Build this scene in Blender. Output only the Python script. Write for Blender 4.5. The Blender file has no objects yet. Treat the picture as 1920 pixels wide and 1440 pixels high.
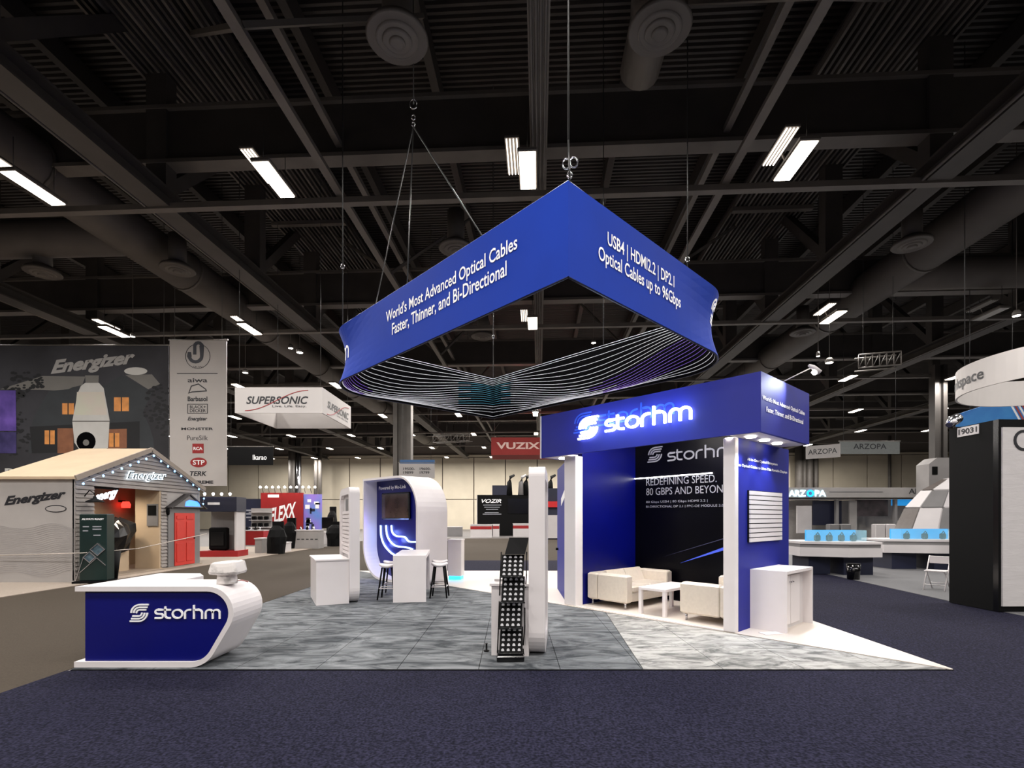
import bpy, math, random
from mathutils import Vector
random.seed(7)
PI = math.pi
C = bpy.context.scene.collection
# ------------------------------------------------------------------ camera, world, exposure
F, H = 950.0, 1.75                     # focal length in pixels, eye height
cam = bpy.data.objects.new('camera', bpy.data.cameras.new('camera'))
C.objects.link(cam)
cam.location = (0, 0, H); cam.rotation_euler = (PI/2, 0, 0)
cam.data.sensor_width = 36; cam.data.lens = 36*F/1920; cam.data.shift_y = 250/1920
cam.data.clip_end = 300
bpy.context.scene.camera = cam
vs = bpy.context.scene.view_settings
vs.view_transform = 'Standard'; vs.look = 'None'; vs.gamma = 1; vs.use_curve_mapping = False
vs.exposure = 1.35
W = bpy.data.worlds.new('world'); bpy.context.scene.world = W; W.use_nodes = True
W.node_tree.nodes['Background'].inputs[0].default_value = (0.9, 0.93, 1, 1)
W.node_tree.nodes['Background'].inputs[1].default_value = 0.05
YAW = 0.0526                           # hall axis against the view axis
LAMP_W, LAMP_C = 150, (1.0, 0.955, 0.91)
def hall(u, v, z=0): return Vector((u + YAW*v, v - YAW*u, z))
def lamp_area(name, loc, sx, sy, w, col, rot=(0, 0, 0), spread=PI):
    l = bpy.data.lights.new(name, 'AREA'); l.shape = 'RECTANGLE'; l.size = sx; l.size_y = sy
    l.energy = w; l.color = col; l.spread = spread
    o = bpy.data.objects.new(name, l); C.objects.link(o); o.location = loc; o.rotation_euler = rot
    return o
def lamp_spot(name, loc, target, w, col, ang=1.0, blend=0.6, r=0.04):
    l = bpy.data.lights.new(name, 'SPOT'); l.energy = w; l.color = col; l.spot_size = ang; l.spot_blend = blend
    l.shadow_soft_size = r
    o = bpy.data.objects.new(name, l); C.objects.link(o); o.location = loc
    o.rotation_euler = (Vector(target)-Vector(loc)).to_track_quat('-Z', 'Y').to_euler()
    return o
LROWS = [11.7 + 9.2*k for k in range(-2, 7)]
LCOLS = [-0.25 + 6.0*k for k in range(-6, 7)]
LIGHT_Z = H + 8.0

# ------------------------------------------------------------------ helpers
def lin(c):
    return tuple((x/255/12.92 if x/255 <= .04045 else ((x/255+.055)/1.055)**2.4) for x in c)
_m = {}
def mat(name, rgb, rough=.6, metal=0, emit=0, noise=0, nscale=8, bump=0, spec=.5, coat=0, stretch=None, rot=0, dist=.8, rgb2=None, erg=None, ramp=None, alpha=None):
    if name in _m: return _m[name]
    m = bpy.data.materials.new(name); m.use_nodes = True; nt = m.node_tree; b = nt.nodes['Principled BSDF']
    c = lin(rgb); b.inputs['Base Color'].default_value = (*c, 1)
    b.inputs['Roughness'].default_value = rough; b.inputs['Metallic'].default_value = metal
    b.inputs['Specular IOR Level'].default_value = spec
    if coat: b.inputs['Coat Weight'].default_value = coat; b.inputs['Coat Roughness'].default_value = .08
    if emit:
        b.inputs['Emission Color'].default_value = (*lin(erg or rgb), 1); b.inputs['Emission Strength'].default_value = emit
    if alpha is not None:
        b.inputs['Alpha'].default_value = alpha
    if noise or rgb2:
        tc = nt.nodes.new('ShaderNodeTexCoord'); mp = nt.nodes.new('ShaderNodeMapping')
        geo = nt.nodes.new('ShaderNodeNewGeometry')
        if stretch: mp.inputs['Scale'].default_value = stretch; mp.inputs['Rotation'].default_value = (0, 0, rot)
        nt.links.new(geo.outputs['Position'], mp.inputs[0])
        n = nt.nodes.new('ShaderNodeTexNoise'); n.inputs['Scale'].default_value = nscale; n.inputs['Detail'].default_value = 6
        if stretch: n.inputs['Distortion'].default_value = dist; n.inputs['Detail'].default_value = 10; n.inputs['Roughness'].default_value = .66
        nt.links.new(mp.outputs[0], n.inputs['Vector'])
        r = nt.nodes.new('ShaderNodeValToRGB')
        lo, hi = ramp or (.3, .7)
        r.color_ramp.elements[0].position = lo; r.color_ramp.elements[1].position = hi
        c2 = lin(rgb2) if rgb2 else tuple(min(1, x*(1+noise)) for x in c)
        c1 = c if rgb2 else tuple(x*(1-noise) for x in c)
        r.color_ramp.elements[0].color = (*c1, 1); r.color_ramp.elements[1].color = (*c2, 1)
        nt.links.new(n.outputs[0], r.inputs[0]); nt.links.new(r.outputs[0], b.inputs['Base Color'])
        if bump:
            bp = nt.nodes.new('ShaderNodeBump'); bp.inputs['Strength'].default_value = bump; bp.inputs['Distance'].default_value = .01
            nt.links.new(n.outputs[0], bp.inputs['Height']); nt.links.new(bp.outputs[0], b.inputs['Normal'])
    _m[name] = m
    return m
WHITE = mat('white_laminate', (222, 216, 216), .38, noise=.02, nscale=3)
WHITE2 = mat('white_panel', (205, 200, 200), .5, noise=.03, nscale=2)
BLUE = mat('blue_laminate', (0, 6, 98), .35, noise=.06, nscale=2)
BLUEF = mat('blue_fabric', (0, 50, 158), .8, spec=.3, noise=.05, nscale=1.5)
BLUEP = mat('blue_print', (0, 16, 130), .6, noise=.08, nscale=1.2)
BLACKP = mat('black_print', (3, 3, 8), .3, noise=.2, nscale=1, spec=.15)
BLACK = mat('black_plastic', (4, 4, 5), .65, spec=.15, noise=.1, nscale=5)
BLACKG = mat('black_gloss', (10, 10, 12), .15, noise=.1, nscale=5)
STEEL = mat('dark_painted_steel', (60, 56, 53), .6, noise=.15, nscale=1.5)
STEEL2 = mat('grey_painted_steel', (92, 87, 82), .55, noise=.15, nscale=1.5)
DECK = mat('roof_deck_metal', (54, 50, 48), .5, noise=.2, nscale=1)
DUCT = mat('painted_duct', (78, 73, 69), .6, noise=.12, nscale=1)
CHROME = mat('chrome', (200, 200, 205), .2, metal=1, noise=.05)
CABLE = mat('steel_cable', (80, 80, 80), .4, metal=.7, noise=.05)
LENS = mat('lamp_lens', (255, 250, 240), .5, emit=7, erg=(255, 240, 222), noise=.01)
GHOST = mat('lamp_ghost', (255, 250, 240), .5, emit=1.6, erg=(255, 240, 225), noise=.01)  # weak glow for the added ghost strips
SPOTL = mat('spot_lens', (255, 255, 255), .5, emit=7, erg=(255, 246, 235), noise=.01)
TEXTW = mat('white_lettering', (248, 248, 250), .5, noise=.02)
TEXTB = mat('dark_lettering', (28, 28, 34), .5, noise=.02)
TEXTG = mat('silver_lettering', (150, 152, 160), .5, noise=.05)
GLOWW = mat('lit_letters', (255, 255, 255), .4, emit=3.0, erg=(225, 240, 255), noise=.01)
CREAM = mat('cream_wall_panel', (200, 190, 170), .7, noise=.06, nscale=.5)
GREYC = mat('grey_cloth', (150, 146, 144), .8, noise=.05, nscale=2)
SOFA = mat('cream_leather', (212, 202, 188), .42, noise=.04, nscale=20, bump=.05)
RED = mat('red_panel', (150, 22, 24), .5, noise=.1, nscale=2)
BEIGE = mat('beige_panel', (190, 168, 140), .7, noise=.05, nscale=2)
CYAN = mat('cyan_light_panel', (50, 150, 200), .4, emit=.22, erg=(40, 150, 235), noise=.05)
NAVY = mat('navy_panel', (22, 26, 50), .5, noise=.1, nscale=2)
GREYP = mat('grey_panel', (120, 118, 118), .55, noise=.06, nscale=2)

class Fr:
    """upright frame: x runs left to right for someone facing it, y away from that person, z up"""
    def __init__(s, ox=0, oy=0, d=(1, 0), oz=0):
        l = math.hypot(*d); s.d = (d[0]/l, d[1]/l); s.n = (-s.d[1], s.d[0]); s.o = (ox, oy, oz)
    def pt(s, x, y, z): return Vector((s.o[0]+s.d[0]*x+s.n[0]*y, s.o[1]+s.d[1]*x+s.n[1]*y, s.o[2]+z))
    def hit(s, px, py, y=0):           # where the sight line through a pixel meets the plane at local depth y
        r = ((px-960)/F, 1.0); c = s.pt(0, y, 0)
        t = (c.x*s.n[0]+c.y*s.n[1])/(r[0]*s.n[0]+r[1]*s.n[1])
        return ((r[0]*t-s.o[0])*s.d[0]+(r[1]*t-s.o[1])*s.d[1], H-(py-970)/F*t-s.o[2])
    def sub(s, x, y, z=0, ang=0):
        p = s.pt(x, y, z); ca, sa = math.cos(ang), math.sin(ang)
        return Fr(p.x, p.y, (s.d[0]*ca-s.d[1]*sa, s.d[0]*sa+s.d[1]*ca), p.z)
W0 = Fr()
def at(px, py, Y): return Vector(((px-960)/F*Y, Y, H-(py-970)/F*Y))
def fl(px, py): Y = F*H/(py-970); return Vector(((px-960)/F*Y, Y, 0))
OFF = {}
class MB:
    def __init__(s, fr=W0): s.v = []; s.f = []; s.fr = fr; s.sm = []
    def add(s, vs, fs, smooth=False):
        b = len(s.v); s.v += [tuple(s.fr.pt(*p)) for p in vs]
        for f in fs: s.f.append(tuple(i+b for i in f)); s.sm.append(smooth)
        return s
    def box(s, x0, x1, y0, y1, z0, z1):
        return s.add([(x, y, z) for z in (z0, z1) for y in (y0, y1) for x in (x0, x1)],
                     [(0, 2, 3, 1), (4, 5, 7, 6), (0, 1, 5, 4), (2, 6, 7, 3), (0, 4, 6, 2), (1, 3, 7, 5)])
    def rbox(s, x0, x1, y0, y1, z0, z1, r=.02):   # box with chamfered edges
        P = []
        for z, k in ((z0, r), (z0+r, 0), (z1-r, 0), (z1, r)):
            a, b, c, d = x0+k, x1-k, y0+k, y1-k; q = r*.6
            P += [(a+q, c, z), (b-q, c, z), (b, c+q, z), (b, d-q, z), (b-q, d, z), (a+q, d, z), (a, d-q, z), (a, c+q, z)]
        fs = [tuple(range(7, -1, -1)), tuple(range(24, 32))]
        for l in range(3):
            for i in range(8): j = (i+1) % 8; fs.append((l*8+i, l*8+j, l*8+8+j, l*8+8+i))
        return s.add(P, fs)
    def prism(s, poly, y0, y1):          # polygon in x,z pushed along y
        n = len(poly)
        return s.add([(x, y0, z) for x, z in poly]+[(x, y1, z) for x, z in poly],
                     [tuple(range(n)), tuple(range(2*n-1, n-1, -1))]+[(i, (i+1) % n + 0, (i+1) % n+n, i+n)[::-1] for i in range(n)])
    def slab(s, poly, z0, z1):           # polygon in x,y pushed along z
        n = len(poly)
        return s.add([(x, y, z0) for x, y in poly]+[(x, y, z1) for x, y in poly],
                     [tuple(range(n-1, -1, -1)), tuple(range(n, 2*n))]+[(i, (i+1) % n, (i+1) % n+n, i+n) for i in range(n)])
    def strip(s, A, B, y0, y1, closed=False):   # band between two x,z paths
        n = len(A); V = [(x, y, z) for y in (y0, y1) for P in (A, B) for x, z in P]; f = []
        for i in range(n if closed else n-1):
            j = (i+1) % n
            f += [(i, j, n+j, n+i), (2*n+i, 3*n+i, 3*n+j, 2*n+j), (i, 2*n+i, 2*n+j, j), (n+i, n+j, 3*n+j, 3*n+i)]
        if not closed: f += [(0, n, 3*n, 2*n), (n-1, 3*n-1, 4*n-1, 2*n-1)]
        return s.add(V, f)
    def tube(s, pts, r, n=8, cap=True, smooth=True):
        P = [Vector(p) for p in pts]; V = []; f = []
        rr = r if isinstance(r, (list, tuple)) else [r]*len(P)
        for i, p in enumerate(P):
            t = (P[min(i+1, len(P)-1)]-P[max(i-1, 0)]).normalized()
            a = t.cross(Vector((0, 0, 1)) if abs(t.z) < .95 else Vector((1, 0, 0))).normalized(); b = t.cross(a)
            for k in range(n):
                q = p+a*rr[i]*math.cos(2*PI*k/n)+b*rr[i]*math.sin(2*PI*k/n); V.append(tuple(q))
        for i in range(len(P)-1):
            for k in range(n): j = (k+1) % n; f.append((i*n+k, i*n+j, i*n+n+j, i*n+n+k))
        s.add(V, f, smooth)
        if cap:
            b = len(s.v)-len(V); s.f += [tuple(b+k for k in range(n-1, -1, -1)), tuple(b+len(V)-n+k for k in range(n))]; s.sm += [False, False]
        return s
    def lathe(s, c, prof, n=20, smooth=True):   # prof: (radius, z)
        V = [(c[0]+r*math.cos(2*PI*k/n), c[1]+r*math.sin(2*PI*k/n), c[2]+z) for r, z in prof for k in range(n)]
        f = []
        for i in range(len(prof)-1):
            for k in range(n): j = (k+1) % n; f.append((i*n+k, i*n+j, i*n+n+j, i*n+n+k))
        s.add(V, f, smooth)
        b = len(s.v)-len(V)
        s.f += [tuple(b+k for k in range(n-1, -1, -1)), tuple(b+len(V)-n+k for k in range(n))]; s.sm += [False, False]
        return s
    def beam(s, a, b, w, h):             # rectangular bar between two points
        a = Vector(a); b = Vector(b); t = (b-a).normalized()
        x = t.cross(Vector((0, 0, 1)) if abs(t.z) < .95 else Vector((0, 1, 0))).normalized()*w/2; y = t.cross(x).normalized()*h/2
        V = [tuple(p+x*i+y*j) for p in (a, b) for i, j in ((-1, -1), (1, -1), (1, 1), (-1, 1))]
        return s.add(V, [(0, 1, 2, 3), (7, 6, 5, 4), (0, 4, 5, 1), (1, 5, 6, 2), (2, 6, 7, 3), (3, 7, 4, 0)])
    def stroke(s, pts, w, y0, y1, closed=False):   # flat pen stroke in x,z with thickness along y
        n = len(pts); A = []; B = []
        for i in range(n):
            p, q = (pts[(i-1) % n], pts[(i+1) % n]) if closed else (pts[max(i-1, 0)], pts[min(i+1, n-1)])
            dx, dz = q[0]-p[0], q[1]-p[1]; l = math.hypot(dx, dz) or 1
            a = pts[i]; k = 1
            if closed or 0 < i < n-1:
                d1 = (a[0]-p[0], a[1]-p[1]); d2 = (q[0]-a[0], q[1]-a[1])
                l1 = math.hypot(*d1) or 1; l2 = math.hypot(*d2) or 1
                tx, tz = d1[0]/l1+d2[0]/l2, d1[1]/l1+d2[1]/l2; tl = math.hypot(tx, tz) or 1
                cs = (d1[0]*d2[0]+d1[1]*d2[1])/l1/l2; k = 1/max(.6, math.sqrt(max(0, (1+cs)/2)))
                dx, dz, l = tx, tz, tl
            nx, nz = -dz/l*w/2*k, dx/l*w/2*k
            A.append((a[0]+nx, a[1]+nz)); B.append((a[0]-nx, a[1]-nz))
        return s.strip(A, B, y0, y1, closed)
    def build(s, name, m, parent=None, kind=None, label=None):
        o0 = OFF.get(parent.name, Vector()) if parent else Vector()
        me = bpy.data.meshes.new(name)
        me.from_pydata([(v[0]-o0.x, v[1]-o0.y, v[2]-o0.z) for v in s.v], [], s.f)
        me.polygons.foreach_set('use_smooth', s.sm)
        import bmesh
        bm = bmesh.new(); bm.from_mesh(me); bmesh.ops.recalc_face_normals(bm, faces=bm.faces); bm.to_mesh(me); bm.free()
        me.materials.append(m); me.update()
        o = bpy.data.objects.new(name, me); C.objects.link(o)
        if parent: o.parent = parent
        OFF[o.name] = o0
        if kind: o['kind'] = kind
        if label: o['label'] = label
        return o
def thing(name, label, cat, loc=(0, 0, 0), group=None):
    o = bpy.data.objects.new(name, None); C.objects.link(o); o.location = loc; o.empty_display_size = .2
    OFF[o.name] = Vector(loc); return tag(o, label, cat, group)
def tag(o, label, cat, group=None):
    o['label'] = label; o['category'] = cat
    if group: o['group'] = group
    return o
def kids(o): return [c for c in o.children]
def copy_tree(o, parent=None):
    ch = list(o.children); c = o.copy(); C.objects.link(c); c.parent = parent
    for k in ch: copy_tree(k, c)
    return c
def place(o, loc, rz=0, label=None, group=None):
    c = copy_tree(o); c.location = loc; c.rotation_euler = (0, 0, rz)
    if label: c['label'] = label
    if group: c['group'] = group
    return c
_t = {}
def tmesh(s, bold=0, shear=0):
    k = (s, bold, shear)
    if k in _t: return _t[k]
    cu = bpy.data.curves.new('t', 'FONT'); cu.body = s; cu.offset = bold; cu.shear = shear; cu.resolution_u = 3; cu.fill_mode = 'BOTH'
    o = bpy.data.objects.new('t', cu); C.objects.link(o)
    me = bpy.data.meshes.new_from_object(o.evaluated_get(bpy.context.evaluated_depsgraph_get()))
    V = [(v.co.x, v.co.y) for v in me.vertices]; Fs = [tuple(p.vertices) for p in me.polygons]
    bpy.data.objects.remove(o); bpy.data.meshes.remove(me); bpy.data.curves.remove(cu)
    x0 = min(v[0] for v in V); x1 = max(v[0] for v in V); z0 = min(v[1] for v in V); z1 = max(v[1] for v in V)
    _t[k] = ([((x-x0)/(x1-x0), (z-z0)/(z1-z0)) for x, z in V], Fs, (x1-x0)/(z1-z0)); return _t[k]
def text(fr, s, x0, x1, z0, z1, m, parent, y=-.006, bold=0, shear=0, name='lettering', skew=0, build=True, mb=None):
    V, Fs, asp = tmesh(s, bold, shear); mb = mb or MB(fr)
    mb.add([(x0+(x1-x0)*a, y, z0+(z1-z0)*b+skew*a) for a, b in V], Fs)
    return mb.build(name, m, parent) if build else mb
def ptext(fr, s, px0, py0, px1, py1, m, parent, yy=0, **k):   # text between two marks measured on the plane
    a = fr.hit(px0, py1, yy); b = fr.hit(px1, py1, yy)
    c = fr.hit((px0+px1)/2, py0, yy); d = fr.hit((px0+px1)/2, py1, yy)
    return text(fr, s, a[0], b[0], a[1], a[1]+c[1]-d[1], m, parent, y=yy-.006, **k)
def arc(cx, cz, r, a0, a1, n=8, rz=None):
    return [(cx+r*math.cos(math.radians(a0+(a1-a0)*i/n)), cz+(rz or r)*math.sin(math.radians(a0+(a1-a0)*i/n))) for i in range(n+1)]
def rpoly(pts, n=8):                    # (x,z,r) corners, rounded
    out = []; N = len(pts)
    for i, (x, z, r) in enumerate(pts):
        if r <= 0: out.append((x, z)); continue
        p = Vector(pts[i-1][:2]); q = Vector(pts[(i+1) % N][:2]); c = Vector((x, z))
        a = (p-c).normalized(); b = (q-c).normalized(); h = a.angle(b)/2
        d = r/math.tan(h); m = c+(a+b).normalized()*r/math.sin(h); s = c+a*d; e = c+b*d
        v0 = s-m; v1 = e-m; an = v0.angle(v1); sg = 1 if v0.x*v1.y-v0.y*v1.x > 0 else -1
        for k in range(n+1):
            t = an*k/n*sg; out.append((m.x+v0.x*math.cos(t)-v0.y*math.sin(t), m.y+v0.x*math.sin(t)+v0.y*math.cos(t)))
    return out
def emblem(mb, x, z, w, h, y0, y1):     # the S mark: stripes that bend like a folded ribbon
    sx, sz = w/2.0, h/2.0; k = .165*min(sx, sz)
    X = lambda p: [(x+w/2+(a)*sx, z+h/2+(b)*sz) for a, b in p]
    for i, R in enumerate((.91, .63, .35)):
        up = [(.97-.13*i, R)]+arc(.08, 0, R, 90, 180, 10)
        if i == 2: up = up[:-1]+[(-.3, -.02)]
        mb.stroke(X(up), k, y0, y1)
        mb.stroke(X([(-a, -b) for a, b in up]), k, y0, y1)
def storm_word(mb, x, z, w, h, y0, y1):  # s t o r h m drawn as round pen strokes; h = height of the tall letters
    u = h/1.42; sx = w/5.55; t = .17*u
    X = lambda p, ox: [(x+(a+ox)*sx, z+b*u) for a, b in p]
    g = .5-.085
    def R(cx, cz, r, a0, a1, n=6): return arc(cx, cz, r, a0, a1, n)
    mb.stroke(X([(.74, .915), (.3, .915)]+R(.3, .71, .205, 90, 270)+R(.55, .29, .205, 90, -90)+[(.04, .085)], 0), t, y0, y1)
    mb.stroke(X([(.14, 1.25), (.14, .35)]+R(.4, .345, .26, 180, 270)+[(.6, .085)], .8), t, y0, y1)
    mb.stroke(X([(.02, .915), (.6, .915)], .8), t, y0, y1)
    mb.stroke(X(arc(.5, .5, .415, 0, 360, 20)[:-1], 1.48), t, y0, y1, True)
    mb.stroke(X([(.1, 0), (.1, .55)]+R(.46, .555, .36, 180, 90)+[(.62, .915)], 2.52), t, y0, y1)
    mb.stroke(X([(.1, 0), (.1, 1.4)], 3.28), t, y0, y1)
    mb.stroke(X([(.1, .915), (.48, .915)]+R(.48, .6, .315, 90, 0)+[(.795, 0)], 3.28), t, y0, y1)
    mb.stroke(X([(.1, 0), (.1, .6)]+R(.41, .62, .295, 180, 0, 8)+[(.705, 0)], 4.28), t, y0, y1)
    mb.stroke(X([(.705, .6)]+R(1.0, .62, .295, 180, 0, 8)[1:]+[(1.295, 0)], 4.28), t, y0, y1)
    return mb
def logo(fr, x0, x1, z0, z1, m, parent, y0=-.01, y1=0, name='logo'):
    w = x1-x0; e = w*.215; mb = MB(fr)
    emblem(mb, x0, z0, e, z1-z0, y0, y1)
    hh = z1-z0
    storm_word(mb, x0+w*.275, z0+hh*.17, w*.725, hh*.78, y0, y1)
    return mb.build(name, m, parent)

# ------------------------------------------------------------------ floor
def clip(poly, a, b):                   # keep the side left of a->b
    out = []
    for i in range(len(poly)):
        p, q = poly[i], poly[(i+1) % len(poly)]
        sp = (b[0]-a[0])*(p[1]-a[1])-(b[1]-a[1])*(p[0]-a[0]); sq = (b[0]-a[0])*(q[1]-a[1])-(b[1]-a[1])*(q[0]-a[0])
        if sp >= 0: out.append(p)
        if sp*sq < 0: t = sp/(sp-sq); out.append((p[0]+(q[0]-p[0])*t, p[1]+(q[1]-p[1])*t))
    return out
CONC = mat('concrete_floor', (96, 92, 90), .6, noise=.1, nscale=.8)
CARPN = mat('navy_aisle_carpet', (14, 14, 26), .95, rgb2=(46, 45, 66), nscale=45, bump=.6, spec=.1, ramp=(.38, .74))
CARPG = mat('grey_brown_carpet', (70, 63, 55), .95, noise=.12, nscale=60, bump=.4, spec=.1)
CARPT = mat('slate_carpet_tile', (52, 56, 60), .85, rgb2=(128, 131, 134), nscale=1.5, bump=.3, spec=.2, stretch=(.8, 2.2, 1), rot=.35, dist=1.6, ramp=(.38, .68))
CARPL = mat('light_stone_carpet_tile', (92, 93, 92), .8, rgb2=(164, 163, 160), nscale=1.9, bump=.3, spec=.2, stretch=(.9, 2.0, 1), rot=-.5, dist=1.8, ramp=(.36, .58))
WFLOOR = mat('white_floor_panel', (205, 195, 186), .45, noise=.02, nscale=1)
floor = MB().box(-60, 66, -9, 80, -.2, 0).build('floor', CONC, kind='structure')
# aisle carpets
MB().box(-5.08, 9.0, -8, 5.765, 0, .006).build('aisle_carpet', CARPN, floor, label='dark navy carpet of the front aisle')
MB().slab([(5.03, 5.765), (9.0, 5.765), (9.05, 10.2), (9.75, 16.3), (9.8, 30), (5.03, 30)], 0, .006).build('aisle_carpet', CARPN, floor, label='navy carpet right of the booth')
MB().box(-3.2, 5.03, 16.42, 20.5, 0, .006).build('aisle_carpet', CARPN, floor, label='navy carpet behind the booth')
MB().slab([(-11.1, -8), (-5.08, -8), (-5.08, 5.765), (-5.06, 16.4), (-11.1, 16.4)], 0, .006).build('aisle_carpet', CARPG, floor, label='brown grey carpet of the left aisle')
MB().box(-11.1, 5.03, 16.4, 42, 0, .004).build('aisle_carpet', CARPG, floor, label='brown grey carpet behind the booth')
MB().box(-40, -11.1, 9, 30, 0, .02).build('booth_carpet', mat('taupe_carpet', (150, 138, 126), .9, noise=.08, nscale=30), floor, label='pale taupe floor under the small house')
MB().slab([(9.0, 5.8), (40, 5.8), (40, 24), (10.1, 24), (9.75, 16.3), (9.05, 10.2)], 0, .015).build('booth_carpet', mat('mid_grey_carpet', (98, 98, 100), .9, noise=.08, nscale=30), floor, label='grey carpet under the white display tables')
MB().box(12, 45, 24, 60, 0, .01).build('booth_carpet', _m['mid_grey_carpet'], floor)
# exhibit floor: slate tiles, lighter tiles, white triangle
DA, DB = (-5.0, 16.42), (5.03, 5.68)
darkp = [(-5.03, 5.78), (1.49, 5.78), (1.70, 9.22), (-5.0, 16.42)]
lightp = [(1.50, 5.78), (4.95, 5.78), (1.71, 9.21)]
def tiles(poly, step, m, name, lab):
    n = 0
    for i in range(-6, 7):
        for j in range(0, 13):
            x0, y0 = -5.03+step*(i+6), 5.78+step*j
            q = [(x0+.004, y0+.004), (x0+step-.004, y0+.004), (x0+step-.004, y0+step-.004), (x0+.004, y0+step-.004)]
            for k in range(len(poly)):
                q = clip(q, poly[k], poly[(k+1) % len(poly)])
                if not q: break
            if q and len(q) > 2: MB().slab(q, .004, .02).build(name, m, floor)
MB().slab([(-5.03, 5.77), (5.03, 5.77), (5.03, 16.42), (-5.03, 16.42)], 0, .012).build('underlay', BLACK, floor)
tiles(darkp, .93, CARPT, 'carpet_tile', ''); tiles(lightp, .93, CARPL, 'carpet_tile', '')
MB().slab([(5.0, 5.78), (5.03, 5.78), (5.03, 16.42), (-5.0, 16.42)], .004, .022).build('white_floor', WFLOOR, floor, label='white triangular floor panel')

# ------------------------------------------------------------------ walls, ceiling
HF = Fr(0, 0, (1, -YAW))               # hall frame: x across the hall, y along it
wb = MB(HF).box(-62, 62, 73.4, 74, 0, 17).build('wall_back', mat('dark_upper_wall', (120, 112, 104), .8, noise=.05, nscale=.3), kind='structure')
for k in range(26):
    x0 = -60+4.6*k
    MB(HF).box(x0+.08, x0+4.52, 73.2, 73.4, 0, 4.3).build('wall_panel', CREAM, wb)
    MB(HF).box(x0+.08, x0+4.52, 73.2, 73.4, 4.42, 10.4).build('wall_panel', CREAM, wb)
MB(HF).box(-62, 62, 73.0, 73.4, 10.5, 10.8).build('rail', CREAM, wb)
MB(HF).box(-62.3, -62, -9, 74, 0, 17).build('wall_left', STEEL, kind='structure')
MB(HF).box(62, 62.3, -9, 74, 0, 17).build('wall_right', STEEL, kind='structure')
MB(HF).box(-62, 62, -9.3, -9, 0, 17).build('wall_front', STEEL, kind='structure')
CZ = H+14.0
ceil = MB(HF).box(-62, 62, -9, 74, CZ, CZ+.3).build('ceiling', DECK, kind='structure')
rb = MB(HF)
for k in range(400):
    v = -8+.2*k
    rb.add([(-62, v, CZ), (-62, v+.03, CZ-.08), (-62, v+.11, CZ-.08), (-62, v+.14, CZ), (62, v, CZ), (62, v+.03, CZ-.08), (62, v+.11, CZ-.08), (62, v+.14, CZ)],
           [(0, 1, 5, 4), (1, 2, 6, 5), (2, 3, 7, 6), (0, 3, 2, 1), (4, 5, 6, 7)])
rb.build('deck_rib', DECK, ceil, kind='stuff')
ROWV = [4.1+9.1*k for k in range(0, 7)]
# lengthwise trusses
names = {-30.6: 'far left', -20.4: 'second left', -10.2: 'left', 9.9: 'right', 20.1: 'second right', 30.3: 'far right'}
for u in names:
    t = thing('roof_truss', 'deep dark steel roof truss running lengthwise, the %s one over the hall' % names[u], 'truss', hall(u, 30, CZ-5), 'lengthwise roof trusses')
    zb, zt = H+8.6, CZ-.5
    b = MB(HF); b.box(u-.3, u+.3, -8, 72, zb-.25, zb-.19); b.box(u-.3, u+.3, -8, 72, zb+.19, zb+.25); b.box(u-.04, u+.04, -8, 72, zb-.19, zb+.19); b.build('bottom_chord', STEEL, t)
    b = MB(HF); b.box(u-.25, u+.25, -8, 72, zt-.2, zt+.2); b.build('top_chord', STEEL, t)
    MB(HF).tube([(u-.38, -8, zb-.22), (u-.38, 72, zb-.22)], .035, 6).build('conduit', STEEL2, t)
    for k in range(17):
        v = -5.0+4.55*k
        MB(HF).box(u-.28, u+.28, v-.2, v+.2, zb+.2, zt-.2).build('truss_post', STEEL, t)
        MB(HF).beam((u, v+.1, zb+.3), (u, v+4.4, zt-.2), .3, .32).build('diagonal_brace', STEEL, t)
# cross girders with the tie pipes under them
for i, v in enumerate(ROWV):
    t = thing('cross_girder', 'deep dark girder across the hall, %s from the camera' % ['first', 'second', 'third', 'fourth', 'fifth', 'sixth', 'seventh', 'eighth'][i], 'beam', hall(0, v, H+10), 'cross girders')
    MB(HF).box(-50, 50, v-.1, v+.1, H+9.55, H+10.9).build('girder_web', STEEL, t)
    MB(HF).box(-50, 50, v-.22, v+.22, H+9.45, H+9.55).build('flange', STEEL2, t)
    MB(HF).box(-50, 50, v-.22, v+.22, H+10.9, H+11).build('flange', STEEL2, t)
    t2 = MB(HF).box(-50, 50, v-.1, v+.1, H+8.3, H+8.45).build('tie_beam', STEEL2)
    tag(t2, 'thin grey steel tie beam across the hall at truss foot level, %s from the camera' % ['first', 'second', 'third', 'fourth', 'fifth', 'sixth', 'seventh', 'eighth'][i], 'beam', 'cross tie beams')
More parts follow.
